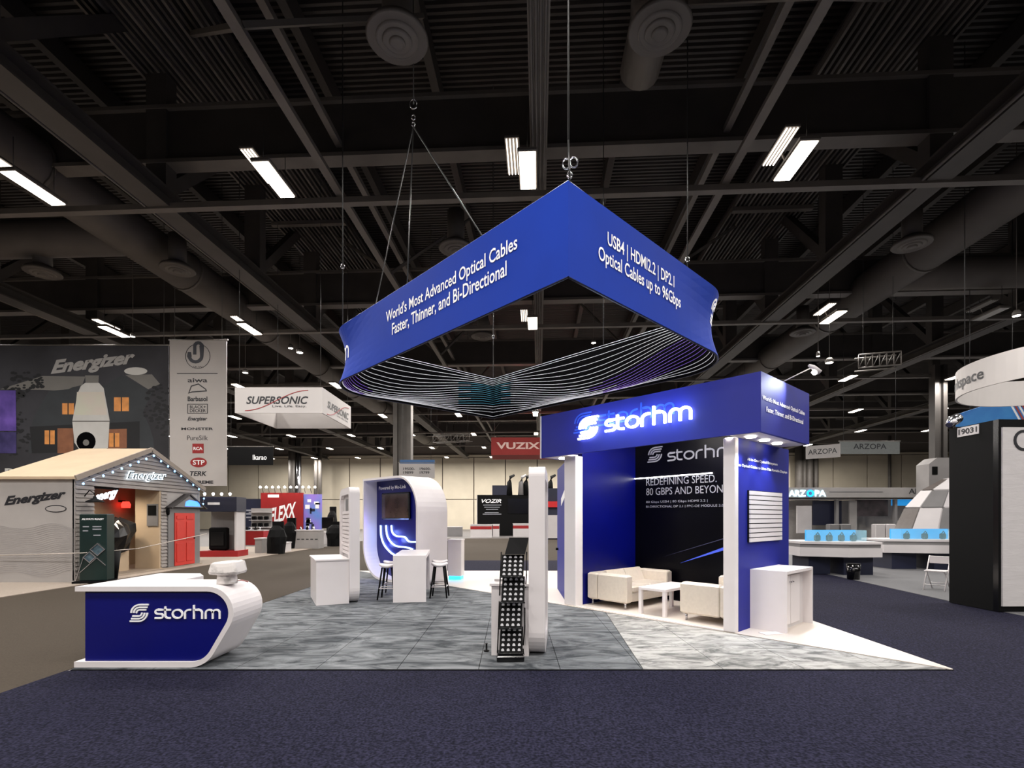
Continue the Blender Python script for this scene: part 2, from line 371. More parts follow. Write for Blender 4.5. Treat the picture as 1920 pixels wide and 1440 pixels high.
# lengthwise joists on the deck
jn = 0
for u in [-27, -24, -17, -14, -6.6, -3.2, 2.7, 6.3, 13.4, 16.6, 24, 27]:
    o = MB(HF).box(u-.12, u+.12, -8, 72, CZ-.75, CZ-.12).build('roof_joist', STEEL)
    jn += 1
    tag(o, 'dark lengthwise joist under the roof deck, %s %s of the middle beam' % (['first', 'second', 'third', 'fourth', 'fifth', 'sixth'][6-jn if u < 0 else jn-7], 'left' if u < 0 else 'right'), 'joist', 'lengthwise deck joists')
for u, lab in ((-5.25, 'left'), (4.75, 'right')):
    t = thing('strut_rail', 'pale grey strut rail running lengthwise %s of the middle beam' % lab, 'rail', hall(u, 30, H+8.6))
    MB(HF).box(u-.1, u+.1, -8, 72, H+8.5, H+8.56).build('flange', STEEL2, t)
    MB(HF).box(u-.02, u+.02, -8, 72, H+8.56, H+8.75).build('rail_web', STEEL2, t)
    MB(HF).box(u-.08, u+.08, -8, 72, H+9.75, H+9.9).build('upper_rail', STEEL2, t)
    for k in range(8):
        v = 4.1+9.1*k; s = -1 if u < 0 else 1
        MB(HF).beam((u, v-4.5, H+8.7), (u-s*2.2, v, CZ-.8), .1, .1).build('sway_brace', STEEL2, t)
        MB(HF).beam((u, v-4.5, H+8.7), (u+s*4.4, v, CZ-1.0), .1, .1).build('sway_brace', STEEL2, t)
t = thing('middle_beam', 'grey beam with conduits running lengthwise over the middle of the hall', 'beam', hall(0, 30, H+8.9))
MB(HF).box(-.2, .2, -8, 72, H+8.75, H+9.1).build('beam_body', STEEL2, t)
for x in (-.14, -.05, .04, .13): MB(HF).tube([(x, -8, H+8.72), (x, 72, H+8.72)], .03, 6).build('conduit', STEEL2, t)
for u, lab in ((-9.2, 'left'), (8.9, 'right')):     # broad raceways with ribs
    t = thing('cable_raceway', 'broad ribbed raceway running lengthwise above the %s truss' % lab, 'raceway', hall(u, 30, H+11.8))
    MB(HF).box(u-1.5, u+1.5, -8, 72, H+12, H+12.1).build('tray', DECK, t)
    for k in range(18):
        x = u-1.42+.167*k
        MB(HF).box(x-.035, x+.035, -8, 72, H+11.85, H+12).build('rib', STEEL if k % 3 else STEEL2, t)
    for k in range(16):
        MB(HF).box(u-1.5, u+1.5, -3+4.55*k, -2.8+4.55*k, H+11.7, H+11.85).build('cross_bar', STEEL2, t)
# round ducts
for u, lab, sg, vb in ((-13.8, 'left', -1, 16.6), (13.9, 'right', 1, 20.8)):
    t = thing('round_duct', 'large round grey air duct running lengthwise on the %s' % lab, 'duct', hall(u, 30, H+9.6))
    MB(HF).tube([(u, -8, H+9.6), (u, 66, H+9.6)], .72, 20).build('duct_pipe', DUCT, t)
    for k in range(12): MB(HF).tube([(u, -5+6*k, H+9.6), (u, -4.9+6*k, H+9.6)], .76, 20).build('duct_joint', DUCT, t)
    MB(HF).tube([(u, vb, H+9.6), (u+sg*14, vb, H+9.6)], .6, 18).build('branch_pipe', DUCT, t)
def diffuser(px, py, lab, Yd=None, duct='up'):
    Y = 8.5*F/(970-py); X = (px-960)/F*Y; z = H+8.5
    t = thing('air_diffuser', lab, 'air vent', (X, Y, z), 'round ceiling air diffusers')
    MB().lathe((X, Y, z), [(.52, 0), (.55, .03), (.5, .12), (.3, .25)], 28).build('outer_ring', DUCT, t)
    for r, dz in ((.36, -.04), (.24, -.07), (.12, -.1)):
        MB().lathe((X, Y, z), [(r-.02, dz+.02), (r, dz), (r+.03, dz+.06), (r-.02, dz+.12)], 24).build('cone', STEEL2, t)
    if duct == 'up': MB().tube([(X, Y, z+.2), (X, Y, z+1.2)], .27, 14).build('drop_duct', DUCT, t)
    else: MB().tube([(X, Y, z+.2), (X, Y, z+.7), (X, Y+.3, z+1.0), (X+.1, Y+.8, z+1.05), (X+.15, Y+2.0, z+1.05)], .42, 16).build('drop_duct', DUCT, t)
    return t
diffuser(745, 75, 'large round air diffuser nearest on the left, seen almost from below')
diffuser(1237, 58, 'large round air diffuser nearest on the right, seen almost from below', duct='back')
diffuser(80, 513, 'round air diffuser at the far left on a straight drop duct')
diffuser(333, 507, 'round air diffuser hanging by the left duct')
diffuser(1710, 460, 'round air diffuser on the right by the round duct')
diffuser(855, 468, 'round air diffuser just above the hanging blue sign')
diffuser(905, 632, 'small distant round diffuser seen through the hanging sign')
diffuser(1505, 625, 'distant round diffuser on the right below the hanging lamp')
# ------------------------------------------------------------------ ceiling lamps
def make_lamp(loc, near):
    t = thing('ceiling_lamp', '', 'ceiling lamp', loc, 'hall ceiling lamps')
    f = Fr(loc[0], loc[1], (1, -YAW), loc[2])
    MB(f).rbox(-.22, .22, -.66, .66, .005, .1, .02).build('housing', STEEL2, t)
    MB(f).box(-.18, .18, -.62, .62, -.015, .005).build('lens', LENS, t)
    if near:
        for k in range(4): MB(f).box(-.47+.075*k, -.445+.075*k, -.6, .55, .3, .32).build('ghost_strip', GHOST, t)  # glowing strips added for the lamp's ghost image, not real tubes
        MB(f).box(-.5, -.18, -.62, .57, .33, .38).build('ghost_tray', STEEL2, t)  # backing added to carry the ghost strips
        MB(f).beam((-.2, .2, .35), (-.1, .2, .09), .03, .03).build('ghost_bracket', STEEL2, t)
    for y in (-.5, .5): MB(f).tube([(0, y, .1), (0, y, .9 if near else .7)], .008, 5).build('hanger_wire', CABLE, t)
    return t
base_near = make_lamp((hall(LCOLS[5], LROWS[2], LIGHT_Z)), True); base_far = make_lamp((hall(LCOLS[5], LROWS[4], LIGHT_Z)), False)
first_n, first_f = True, True
for i, v in enumerate(LROWS):
    for j, u in enumerate(LCOLS):
        if abs(u) > 25 and v < 25: continue
        p = hall(u, v, LIGHT_Z)
        X, Y = p.x, p.y
        vis = Y > 5 and abs((X/Y)*F) < 985
        if not (i == 2 and j == 5) and not (i == 4 and j == 5) and vis:
            o = place(base_near if i <= 3 else base_far, p)
        elif i == 2 and j == 5: o = base_near
        elif i == 4 and j == 5: o = base_far
        else: o = None
        if o and i == 3 and abs(u-17.75) < .1:
            for c in o.children:
                if c.name.startswith('lens') or c.name.startswith('ghost_strip'): c.data = c.data.copy(); c.data.materials[0] = mat('unlit_lens', (170, 168, 164), .5, noise=.03)
        if o:
            side = 'over the middle' if abs(X) < 2 else ('left' if X < 0 else 'right')
            rown = ['', '', 'nearest', 'second', 'third', 'fourth', 'fifth', 'sixth', 'farthest'][i]
            cn = sum(1 for uu in LCOLS if (uu < u if X > 0 else uu > u) and abs(hall(uu, v).x) < abs(X)+.1 and (hall(uu, v).x*X > 0) and abs(hall(uu, v).x) >= 2)
            o['label'] = (('unlit' if i == 3 and abs(u-17.75) < .1 else 'lit')+' oblong ceiling lamp in the %s row, %s' % (rown, side if abs(X) < 2 else '%s of the middle, %s outward' % (side, ['first', 'second', 'third', 'fourth', 'fifth', 'sixth', 'seventh'][cn])))
        if (i >= 1 or abs(u) < 20) and not (i == 3 and abs(u-17.75) < .1):
            pw = LAMP_W*(1.25 if i <= 1 else 1.0)*(1.5 if i >= 5 else 1)
            lamp_area('lamp_light', (p.x, p.y, p.z-.05), .36, 1.24, pw, LAMP_C, (0, 0, -YAW))
# little hanging spots
def spot_thing(px, py, Y, r, lab, aim=(0, 0, -1)):
    p = at(px, py, Y); t = thing('hanging_spotlight', lab, 'spotlight', p, 'small hanging spotlights')
    MB().lathe(p, [(r*.6, .18), (r, .1), (r, 0)], 12).build('lamp_can', STEEL2, t)
    MB().lathe((p.x, p.y, p.z-.012), [(r*.85, .0), (r*.85, .01)], 12).build('lens', SPOTL, t)
    MB().tube([(p.x, p.y, p.z+.18), (p.x, p.y, CZ-.1)], .012, 5).build('stem', STEEL2, t)
for q in [(545, 653, 24, .12, 'left of a pair of small spotlights left of the hanging blue sign'), (562, 661, 24, .16, 'right of a pair of small spotlights left of the hanging blue sign'),
          (460, 699, 26, .14, 'small spotlight over the white box sign'), (249, 631, 22, .09, 'small spotlight above the dark banner'),
          (1555, 680, 20, .15, 'bright spotlight right of the tower lamp arm'), (1534, 668, 20, .07, 'faint little spotlight beside the bright one on the right'),
          (1906, 592, 17, .12, 'small spotlight at the right edge of the view'), (1113, 643, 25, .12, 'small spotlight seen through the hanging sign on the right'),
          (1004, 773, 30, .2, 'spotlight under the back corner of the hanging sign'), (808, 634, 24, .07, 'tiny spotlight seen through the left of the hanging sign')]:
    spot_thing(*q)
# structural columns
def column(px, Y, w, lab):
    X = (px-960)/F*Y; t = thing('steel_column', lab, 'column', (X, Y, 0))
    m = STEEL if w < .6 else STEEL2; MB().box(X-w/2, X+w/2, Y-.05, Y+.05, 0, H+9).build('column_web', m, t)
    for s in (-1, 1): MB().box(X+s*w/2-.12, X+s*w/2+.12, Y-w*.45, Y+w*.45, 0, H+9).build('column_flange', m, t)
    MB().box(X-w*.8, X+w*.8, Y-w*.7, Y+w*.7, 0, .1).build('base_plate', STEEL2, t)
    return t
column(756, 30, .8, 'big grey steel column behind the hanging sign, left of the red hanging sign')
column(1759, 30, .5, 'pale steel column behind the black booth wall on the right')
for px, w in ((548, .5), (560, .35), (592, .25), (600, .25), (1498, .5), (1508, .3), (1518, .45), (1530, .3), (1668, .2)):
    X = (px-960)/F*70; o = MB().tube([(X, 70, 0), (X, 70, 13)], w, 12).build('wall_pipe', CHROME if w == .35 else STEEL2)
    tag(o, ('broad shiny' if w == .35 else 'grey') + ' vertical pipe on the cream back wall, %s of the %s cluster' % ({548: 'first', 560: 'second', 592: 'third', 600: 'fourth', 1498: 'first', 1508: 'second', 1518: 'third', 1530: 'fourth', 1668: 'outermost'}[px], 'left' if px < 960 else 'right'), 'pipe', 'pipes up the back wall ' + ('left' if px < 960 else 'right'))

# ------------------------------------------------------------------ hanging blue sign
SB, ST = H+3.0, H+4.19
WHITEE = mat('white_piping', (215, 218, 235), .5, noise=.02)
def hanging_sign():
    t = thing('hanging_sign', 'huge four-sided blue fabric ring sign hanging over the booth, dark striped inside', 'hanging sign', (0, 10.8, SB))
    cor = [(.7, 6.3, 0), (4.5, 10.0, 1.25), (-.57, 15.4, 0), (-4.5, 11.9, 1.25)]
    raw = rpoly(cor, 14); path = []
    for i in range(len(raw)):
        p, q = Vector(raw[i]), Vector(raw[(i+1) % len(raw)]); n = max(1, int((q-p).length/.4))
        for k in range(n): path.append(p+(q-p)*k/n)
    n = len(path); LC, RC = Vector((-3.9, 11.75)), Vector((3.85, 10.05))
    nor = []
    for i in range(n):
        d = (path[(i+1) % n]-path[i-1]).normalized(); nor.append(Vector((-d.y, d.x)))   # inward for anticlockwise path
    ROWS = 9
    def P(i, tz, off):
        i %= n; p = path[i]; w = max(math.exp(-((p-LC).length/1.3)**2), math.exp(-((p-RC).length/1.3)**2))
        q = p+nor[i]*(off+.16*w*math.sin(PI*tz)); return (q.x, q.y, SB+(ST-SB)*tz)
    def shell(off, name, m):
        b = MB(); b.add([P(i, r/(ROWS-1), off) for r in range(ROWS) for i in range(n)],
                        [(r*n+i, r*n+(i+1) % n, (r+1)*n+(i+1) % n, (r+1)*n+i) for r in range(ROWS-1) for i in range(n)])
        o = b.build(name, m, t); return o
    # solid outer skin with small thickness
    def solid(o0, o1, name, m):
        b = MB(); V = [P(i, r/(ROWS-1), o) for o in (o0, o1) for r in range(ROWS) for i in range(n)]; f = []; N = ROWS*n
        for r in range(ROWS-1):
            for i in range(n):
                j = (i+1) % n
                f += [(r*n+i, r*n+j, (r+1)*n+j, (r+1)*n+i), (N+r*n+i, N+(r+1)*n+i, N+(r+1)*n+j, N+r*n+j)]
        for i in range(n):
            j = (i+1) % n; T = (ROWS-1)*n
            f += [(i, N+i, N+j, j), (T+i, T+j, N+T+j, N+T+i)]
        b.add(V, f); return b.build(name, m, t)
    solid(0, .02, 'outer_fabric', BLUEF); solid(.024, .045, 'inner_fabric', mat('sign_inner_black', (2, 2, 4), .9, noise=.1, spec=.05))
    for tz, nm in ((0, 'frame_tube'), (1, 'frame_tube')):
        MB().tube([P(i, tz, .022) for i in range(n+1)], .016, 6).build(nm, WHITEE if tz else NAVY, t)
    # printed wave lines of the inside
    back = min(range(n), key=lambda i: (path[i]-Vector((-.57, 15.4))).length)
    front = min(range(n), key=lambda i: (path[i]-Vector((.7, 6.3))).length)
    s = [0]
    for i in range(n): s.append(s[-1]+(path[(i+1) % n]-path[i]).length)
    L = s[-1]
    cols = [mat('wave_print_white', (190, 192, 200), .5, emit=.12, noise=.05), mat('wave_print_teal', (70, 130, 150), .5, emit=.08, noise=.05), mat('wave_print_violet', (110, 80, 175), .5, emit=.08, noise=.05)]
    bs = [MB(), MB(), MB()]
    K = 18
    for k in range(K):
        pts = []
        for i in range(n):
            d = abs(s[i]-s[back]); d = min(d, L-d)/7.5
            if d > 1: d = 1
            a = k/(K-1)
            p = 1+1.3*math.sin(PI*min(1, d*1.15))**2-.25*math.exp(-(d*5)**2)
            v = .015+.97*a**p+.11*math.sin(2*PI*(d*1.15+.22*a))*math.sin(PI*a)*(1-math.exp(-d*6))
            v = .03+.94*min(1, max(0, v))
            pts.append((i, v, d))
        for i in range(n):
            (a, va, da), (b, vb2, db) = pts[i], pts[(i+1) % n]
            hgt = .0042
            w = bs[1] if da < .10+.03*(k % 3) and 3 < k < 14 else (bs[2] if da > .5+.04*(k % 4) and 2 < k < 11 else bs[0])
            j = len(w.v)
            w.add([P(a, va-hgt, .05), P(b, vb2-hgt, .05), P(b, vb2+hgt, .05), P(a, va+hgt, .05)], [(0, 1, 2, 3)])
    for b, m in zip(bs, cols): b.build('wave_line_print', m, t, kind='stuff')
    # tinted glow fields of the print
    # lettering, one panel facing left, one facing right
    fl_ = Fr(.7, 6.3, (.7+4.5, 6.3-11.9)); fr_ = Fr(.7, 6.3, (3.8, 3.7))
    for s_, q, k_ in (("World's Most Advanced Optical Cables", (725, 463, 971, 600), None), ("Faster, Thinner, and Bi-Directional", (736, 508, 952, 626), None)):
        a = fl_.hit(q[0], q[3]); b = fl_.hit(q[2], q[1])
        text(fl_, s_, a[0], b[0], 0, 1, TEXTW, t, build=False) if False else None
        zc = {0: 0}
    def line(fr, s_, p0, p1, hz, bold=.012):
        a = fr.hit(*p0); b = fr.hit(*p1); z = (a[1]+b[1])/2
        text(fr, s_, a[0], b[0], z-hz/2, z+hz/2, TEXTW, t, bold=bold, y=-.012)
    line(fl_, "World's Most Advanced Optical Cables", (725, 594), (971, 462), .27)
    line(fl_, "Faster, Thinner, and Bi-Directional", (736, 616), (951, 510), .25)
    line(fr_, "USB4 | HDMI2.2 | DP2.1", (1138, 452), (1263, 531), .24)
    line(fr_, "Optical Cables up to 96Gbps", (1121, 479), (1275, 569), .25)
    # part of the wordmark bending round the left and right corners
    def bent(i0, di, word, hz):
        b = MB(); tmp = MB(); storm_word(tmp, 0, 0, 2.4, hz, 0, .004)
        for (x, y, z), in zip(tmp.v): pass
        return tmp
    li = min(range(n), key=lambda i: (path[i]-Vector((-4.03, 11.75))).length)
    ri = min(range(n), key=lambda i: (path[i]-Vector((4.03, 10.15))).length)
    def wrap(tmp, start_s, zc):
        V = []
        for x, y, z in tmp.v:
            ss = (start_s+x) % L
            i = max(0, min(n-1, next((k for k in range(n) if s[k+1] >= ss), n-1))); fr = (ss-s[i])/max(1e-6, s[i+1]-s[i])
            tz = min(1, max(0, (zc+z-SB)/(ST-SB))); a, b2 = Vector(P(i, tz, -.012+y)), Vector(P(i+1, tz, -.012+y)); q = a+(b2-a)*fr
            V.append(tuple(q))
        return V
    li = min(range(n), key=lambda i: path[i].x/path[i].y); ri = max(range(n), key=lambda i: path[i].x/path[i].y)
    for start in (s[li]+.55-2.2,):
        tmp = MB(); storm_word(tmp, 0, 0, 2.2, .42, 0, .006)
        b = MB(); b.v = wrap(tmp, start, SB+.48); b.f = tmp.f; b.sm = tmp.sm; b.build('lettering', TEXTW, t)
    tmp = MB(); emblem(tmp, 0, 0, .5, .5, 0, .006)
    b = MB(); b.v = wrap(tmp, s[ri]-.42, SB+.58); b.f = tmp.f; b.sm = tmp.sm; b.build('logo', TEXTW, t)
    # rigging
    hooks = []
    def cable(a, b): MB().tube([a, b], .012, 5).build('suspension_cable', CABLE, t)
    pf = Vector((.72, 6.32, ST))
    h1 = Vector((.70, 6.3, ST+.5)); cable(h1, (.70, 6.3, LIGHT_Z+2)); 
    def shackle(c, r=.05):
        MB().tube([(c.x+r*math.cos(a), c.y, c.z+r*1.3*math.sin(a)) for a in [2*PI*k/10 for k in range(11)]], .012, 6).build('shackle', CHROME, t)
    shackle(pf+Vector((-.04, 0, .22)), .05); shackle(pf+Vector((.05, 0, .24)), .05); shackle(pf+Vector((0, 0, .08)), .03); cable(pf, h1)
    hp = at(775, 195, 9.5); shackle(hp, .07); shackle(hp-Vector((0, 0, .25)), .035); shackle(hp-Vector((0, 0, .38)), .03)
    cable(hp, (hp.x, hp.y, CZ-.8))
    for i in (min(range(n), key=lambda i: (path[i]-Vector((-.56, 7.66))).length), min(range(n), key=lambda i: (path[i]-Vector((-1.8, 9.0))).length), min(range(n), key=lambda i: (path[i]-Vector((-3.6, 12.6))).length)):
        cable(hp-Vector((0, 0, .42)), P(i, 1, .02))
    for q in ((3.9, 10.9), (-3.95, 11.0), (-.57, 15.4), (2.3, 12.3)):
        i = min(range(n), key=lambda i: (path[i]-Vector(q)).length); p = P(i, 1, .02); cable(p, (p[0], p[1], CZ-.9)); shackle(Vector(p)+Vector((0, 0, 1.3)), .04)
    return t
hanging_sign()

# ------------------------------------------------------------------ lounge tower
A_ = (-.672, .74); B_ = (.74, .672)
def lounge():
    t = thing('lounge_tower', 'blue and white open lounge booth with deep blue canopy and lit white wordmark', 'exhibition booth', (3.3, 7.6, 0))
    ZB, ZT = 2.95, 3.79
    L = Fr(1.0, 10.12, (.672, -.74))         # x along the front from left column to right, y into the room
    xc = L.hit(1059, 1137)[0]; XR = math.hypot(3.33-1.0, 7.56-10.12)   # right end
    D = 2.15
    # columns
    x0 = L.hit(1058, 900)[0]; x1 = L.hit(1079, 900)[0]
    xr0 = L.hit(1356, 900)[0]; xr1 = L.hit(1378, 900)[0]
    MB(L).rbox(x0, x1, 0, .22, .02, ZB, .01).build('white_post', WHITE, t)
    MB(L).rbox(xr0, xr1, 0, .12, .02, ZB, .01).build('white_post', WHITE, t)
    # walls
    MB(L).box(x1-.12, x1-.02, .22, D, .02, ZT-.05).build('side_wall', BLUE, t, label='plain deep blue side wall inside on the left')
    MB(L).box(x1-.02, xr1-.1, D-.1, D, .02, ZT-.05).build('rear_wall', BLACKP, t, label='glossy black rear wall with wordmark and light streaks')
    MB(L).box(xr1-.09, xr1, .12, D, .02, ZB).build('side_wall', BLUEP, t, label='blue outer side wall with slatted display')
    MB(L).box(x1-.02, xr0, .0, .05, .02, .035).build('threshold', WHITE, t)
    # canopy
    c0 = L.hit(1014, 862, -.22)[0]; c1 = L.hit(1427, 810, -.22)[0]
    b = MB(L); b.box(c0, c1, -.22, -.17, ZB, ZT); b.build('front_fascia', BLUEP, t)
    MB(L).box(c1-.05, c1, -.17, 1.72, ZB, ZT).build('side_fascia', BLUEP, t)
    MB(L).box(c0, c0+.05, -.17, D, ZB, ZT).build('side_fascia', BLUEP, t)
    MB(L).box(c0, c1-.05, D-.05+.1, D+.1, ZB, ZT).build('rear_fascia', BLUEP, t) if False else None
    MB(L).box(c0+.05, x1-.12, -.17, 1.72, ZB, ZB+.04).build('canopy_soffit', WHITE2, t)
    MB(L).box(xr1, c1-.05, -.17, 1.72, ZB, ZB+.04).build('canopy_soffit', WHITE2, t)
    for y in (-.1, .6, 1.3): MB(L).box(x1-.12, xr1, y, y+.06, ZT-.12, ZT-.04).build('canopy_batten', WHITE2, t)
    MB(L).box(c0-.005, c0+.02, -.235, -.215, ZB-.01, ZT).build('edge_trim', WHITE, t)
    # downlights in the soffit
    R = []
    for x, y in ((c1-.28, .12), (c1-.28, .62), (c1-.28, 1.12), (c1-.55, .05), (c0+.3, .1), (c0+.3, .45)):
        p = L.pt(x, y, 0); MB().lathe((p.x, p.y, ZB-.02), [(.07, 0), (.075, .02)], 16).build('downlight', SPOTL, t)
        R.append((x, y, p))
    for x, y, p in R:
        if x > c1-.4: lamp_spot('tower_spot', (p.x, p.y, ZB-.05), L.pt(x-.12, y, .3), 26, (.75, .85, 1), 1.5, .8)
        elif x < c0+.6: lamp_spot('tower_spot', (p.x, p.y, ZB-.05), (p.x, p.y, 0), 14, (1, .95, .9), 1.3)
        else: lamp_spot('tower_spot', (p.x, p.y, ZB-.05), (p.x, p.y, 0), 24, (1, .93, .85), 1.9, .9)
    lamp_area('room_fill', L.pt((x1+xr1)/2, .35, ZT-.2), 1.6, .3, 45, (1, .93, .85), (0, 0, math.atan2(-.74, .672)))  # unseen lamp added behind the fascia to brighten the lounge
    # lit wordmark, its projected halo painted behind it as a fainter blue copy
    def pl(q, y): a = L.hit(q[0], q[1], y); return a
    a = pl((1087, 830), -.22); b2 = pl((1297, 798), -.22)
    z0, z1 = 3.19, 3.61
    zz = a[1]; logo(L, a[0], b2[0], z0, z1-.02, GLOWW, t, y0=-.29, y1=-.25)
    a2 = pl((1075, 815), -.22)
    logo(L, a2[0], a2[0]+(b2[0]-a[0])*.93, z0+.14, z1+.09, mat('blue_halo_paint', (30, 70, 190), .5, noise=.05), t, y0=-.224, y1=-.22, name='painted_halo')
    for k in range(5):
        x = a[0]+(b2[0]-a[0])*(k+.5)/5; p = L.pt(x, -.235, z0-.08)
        q = L.pt(x, -.42, (z0+z1)/2)
        l = bpy.data.lights.new('halo_light', 'POINT'); l.energy = 3.2; l.color = (.45, .7, 1); l.shadow_soft_size = .12
        o = bpy.data.objects.new('halo_light', l); C.objects.link(o); o.location = q
    # side fascia wording
    S = Fr(*L.pt(c1, -.22, 0)[:2], d=(.74, .672))
    def ln(fr, s_, p0, p1, hz, yy=0, m=TEXTW, par=t, bold=.01):
        a = fr.hit(*p0, yy); b = fr.hit(*p1, yy); z = (a[1]+b[1])/2
        return text(fr, s_, a[0], b[0], z-hz/2, z+hz/2, m, par, y=yy-.008, bold=bold)
    ln(S, "World's Most Advanced Optical Cables", (1429, 745), (1508, 777), .085, bold=.02)
    ln(S, "Faster, Thinner, and Bi-Directional", (1436, 768), (1505, 792), .085, bold=.02)
    # lamp on an arm
    p0 = S.pt(S.hit(1470, 713)[0], .03, ZT); p1 = Vector((4.5, 7.6, 4.0))
    ar = MB().tube([p0, p1], .009, 6).build('lamp_arm', WHITE2, t)
    MB().tube([p1+Vector((-.05, 0, .03)), p1+Vector((.02, 0, 0)), p1+Vector((.12, .02, -.07))], [.02, .035, .045], 10).build('lamp_head', WHITE2, t)
    MB().tube([p1+Vector((.02, 0, -.065)), p1+Vector((.06, .02, -.085))], .032, 10).build('lamp_lens', SPOTL, t)
    lamp_spot('arm_light', p1+Vector((0, -.05, -.12)), S.pt(.55, 0, 3.55), 22, (.8, .87, 1), 1.2, .9)
    # outer side wall wording and slats
    E = Fr(*L.pt(xr1, 0, 0)[:2], d=(.74, .672))
    ln(E, "All-in-One Optical Ecosystem", (1400, 861), (1457, 872), .055, bold=.02)
    ln(E, "From Optical Cables to Ultra-Thin Portable Displays", (1377, 874), (1475, 884), .055, bold=.02)
    a = E.hit(1401, 1017); b = E.hit(1461, 1010); c = E.hit(1401, 919)
    MB(E).box(a[0], b[0], -.03, -.002, a[1], c[1]).build('slat_backing', BLACK, t)
    for k in range(11):
        z = a[1]+(c[1]-a[1])*k/11; MB(E).box(a[0], b[0], -.05, -.03, z+.004, z+(c[1]-a[1])/11-.01).build('slat', WHITE, t)
    # rear wall graphics
    Rr = Fr(*L.pt(0, D-.1, 0)[:2], d=(.672, -.74))
    a = Rr.hit(1214, 868); b = Rr.hit(1398, 868); z0 = Rr.hit(1214, 868)[1]; z1 = Rr.hit(1226, 838)[1]
    a_ = Rr.hit(1214, 868)[0]; e1 = Rr.hit(1243, 850)[0]
    e = MB(Rr); emblem(e, a_, z0, e1-a_, z1-z0, -.01, 0); e.build('logo', TEXTG, t)
    w0 = Rr.hit(1251, 860)[0]; w1 = xr1-.12+Rr.hit(0, 0)[0]*0
    tw = (Rr.hit(1350, 850)[0]-w0)/.82
    sw = MB(Rr); storm_word(sw, w0, Rr.hit(1300, 859)[1]-.02, min(tw, Rr.hit(1356, 850)[0]-w0+.5), (z1-z0)*.8, -.01, 0)
    sw.build('lettering', TEXTG, t)
    def rl(s_, p0, p1, hz, m=TEXTG):
        a = Rr.hit(*p0); b = Rr.hit(*p1); text(Rr, s_, a[0], b[0], (a[1]+b[1])/2-hz/2, (a[1]+b[1])/2+hz/2, m, t, y=-.008)
    rl("REDEFINING SPEED.", (1212, 902), (1344, 899), .155)
    rl("80 GBPS AND BEYOND", (1212, 921), (1369, 917), .155)
    rl("80 Gbps USB4 | 80 Gbps HDMI 2.2 |", (1212, 941), (1327, 940), .06)
    rl("BI-DIRECTIONAL DP 2.1 | FPC-OE MODULE 3.0", (1212, 950), (1357, 949), .06)
    a = Rr.hit(1191, 898); b = Rr.hit(1337, 887)
    MB(Rr).beam((a[0], -.03, a[1]), (b[0], -.03, b[1]), .018, .022).build('light_bar', mat('light_bar', (255, 255, 255), .4, emit=3, noise=.01), t)
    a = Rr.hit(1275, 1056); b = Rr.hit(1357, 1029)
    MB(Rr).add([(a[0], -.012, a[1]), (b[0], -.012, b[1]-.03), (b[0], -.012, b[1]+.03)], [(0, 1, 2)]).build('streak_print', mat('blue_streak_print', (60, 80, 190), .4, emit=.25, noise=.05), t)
    a = Rr.hit(1240, 1045); b = Rr.hit(1357, 1010)
    MB(Rr).add([(a[0], -.011, a[1]), (b[0], -.011, b[1]-.008), (b[0], -.011, b[1]+.008)], [(0, 1, 2)]).build('streak_print', mat('grey_streak_print', (60, 62, 90), .4, noise=.05), t)
    # storage closet at the left rear with rounded blue panel
    K = Fr(1.10, 12.3, (.0, -1))
    cx1 = 2.2
    po = rpoly([(0, .02, 0), (cx1, .02, 0), (cx1, 2.9, .35), (0, 2.9, .0)], 8)
    MB(K).prism(po, 0, .12).build('closet_panel', BLUEP, t, label='blue closet panel with a white band')
    MB(K).add([(1.0, -.006, 2.0), (cx1-.02, -.006, 2.25), (cx1-.02, -.006, 2.42), (1.0, -.006, 2.17)], [(0, 1, 2, 3)]).build('band_print', TEXTW, t)
    MB(K).tube([(.25, -.002, 1.0), (.25, -.06, 1.0)], .03, 10).build('door_knob', BLACK, t)
    # loveseats, coffee table and side cabinet
    def sofa(fr, lab):       # fr: x = along the arm outward, y = along the seat
        s = thing('loveseat', lab, 'sofa', fr.pt(.45, .8, .02), 'loveseats in the lounge')
        h = .64
        MB(fr).rbox(0, .24, 0, 1.6, .12, h, .03).build('backrest', SOFA, s)
        MB(fr).rbox(.25, .93, 0, .2, .12, h, .03).build('armrest', SOFA, s)
        MB(fr).rbox(.25, .93, 1.4, 1.6, .12, h, .03).build('armrest', SOFA, s)
        MB(fr).rbox(.25, .92, .21, 1.39, .13, .3, .02).build('seat_base', SOFA, s)
        MB(fr).rbox(.25, .93, .21, .79, .3, .43, .03).build('seat_cushion', SOFA, s)
        MB(fr).rbox(.25, .93, .81, 1.39, .3, .43, .03).build('seat_cushion', SOFA, s)
        for y0 in (.22, .81):
            MB(fr).add([(.25, y0, .43), (.42, y0, .43), (.3, y0, .68), (.25, y0, .68), (.25, y0+.57, .43), (.42, y0+.57, .43), (.3, y0+.57, .68), (.25, y0+.57, .68)],
                       [(0, 1, 2, 3), (7, 6, 5, 4), (1, 5, 6, 2), (2, 6, 7, 3), (0, 4, 5, 1), (0, 3, 7, 4)]).build('back_cushion', SOFA, s)
        for x, y in ((.08, .08), (.85, .08), (.08, 1.52), (.85, 1.52)):
            MB(fr).tube([(x, y, .0), (x, y, .125)], [.016, .025], 8).build('leg', CHROME, s)
    p = L.pt(x1+.02, .33, 0)
    sofa(Fr(p.x, p.y, (.672, -.74), .022), 'cream leather loveseat against the blue inner wall, facing right')
    # the second faces it, built mirrored
    class Mir(Fr):
        def pt(s, x, y, z): return Fr.pt(s, -x, y, z)
    p = L.pt(xr1-.14, .3, 0)
    m = Mir(p.x, p.y, (.672, -.74), .022); sofa(m, 'cream leather loveseat behind the right white post, facing left')
    xm = (x1+.95+xr1-.14-.93)/2+.02
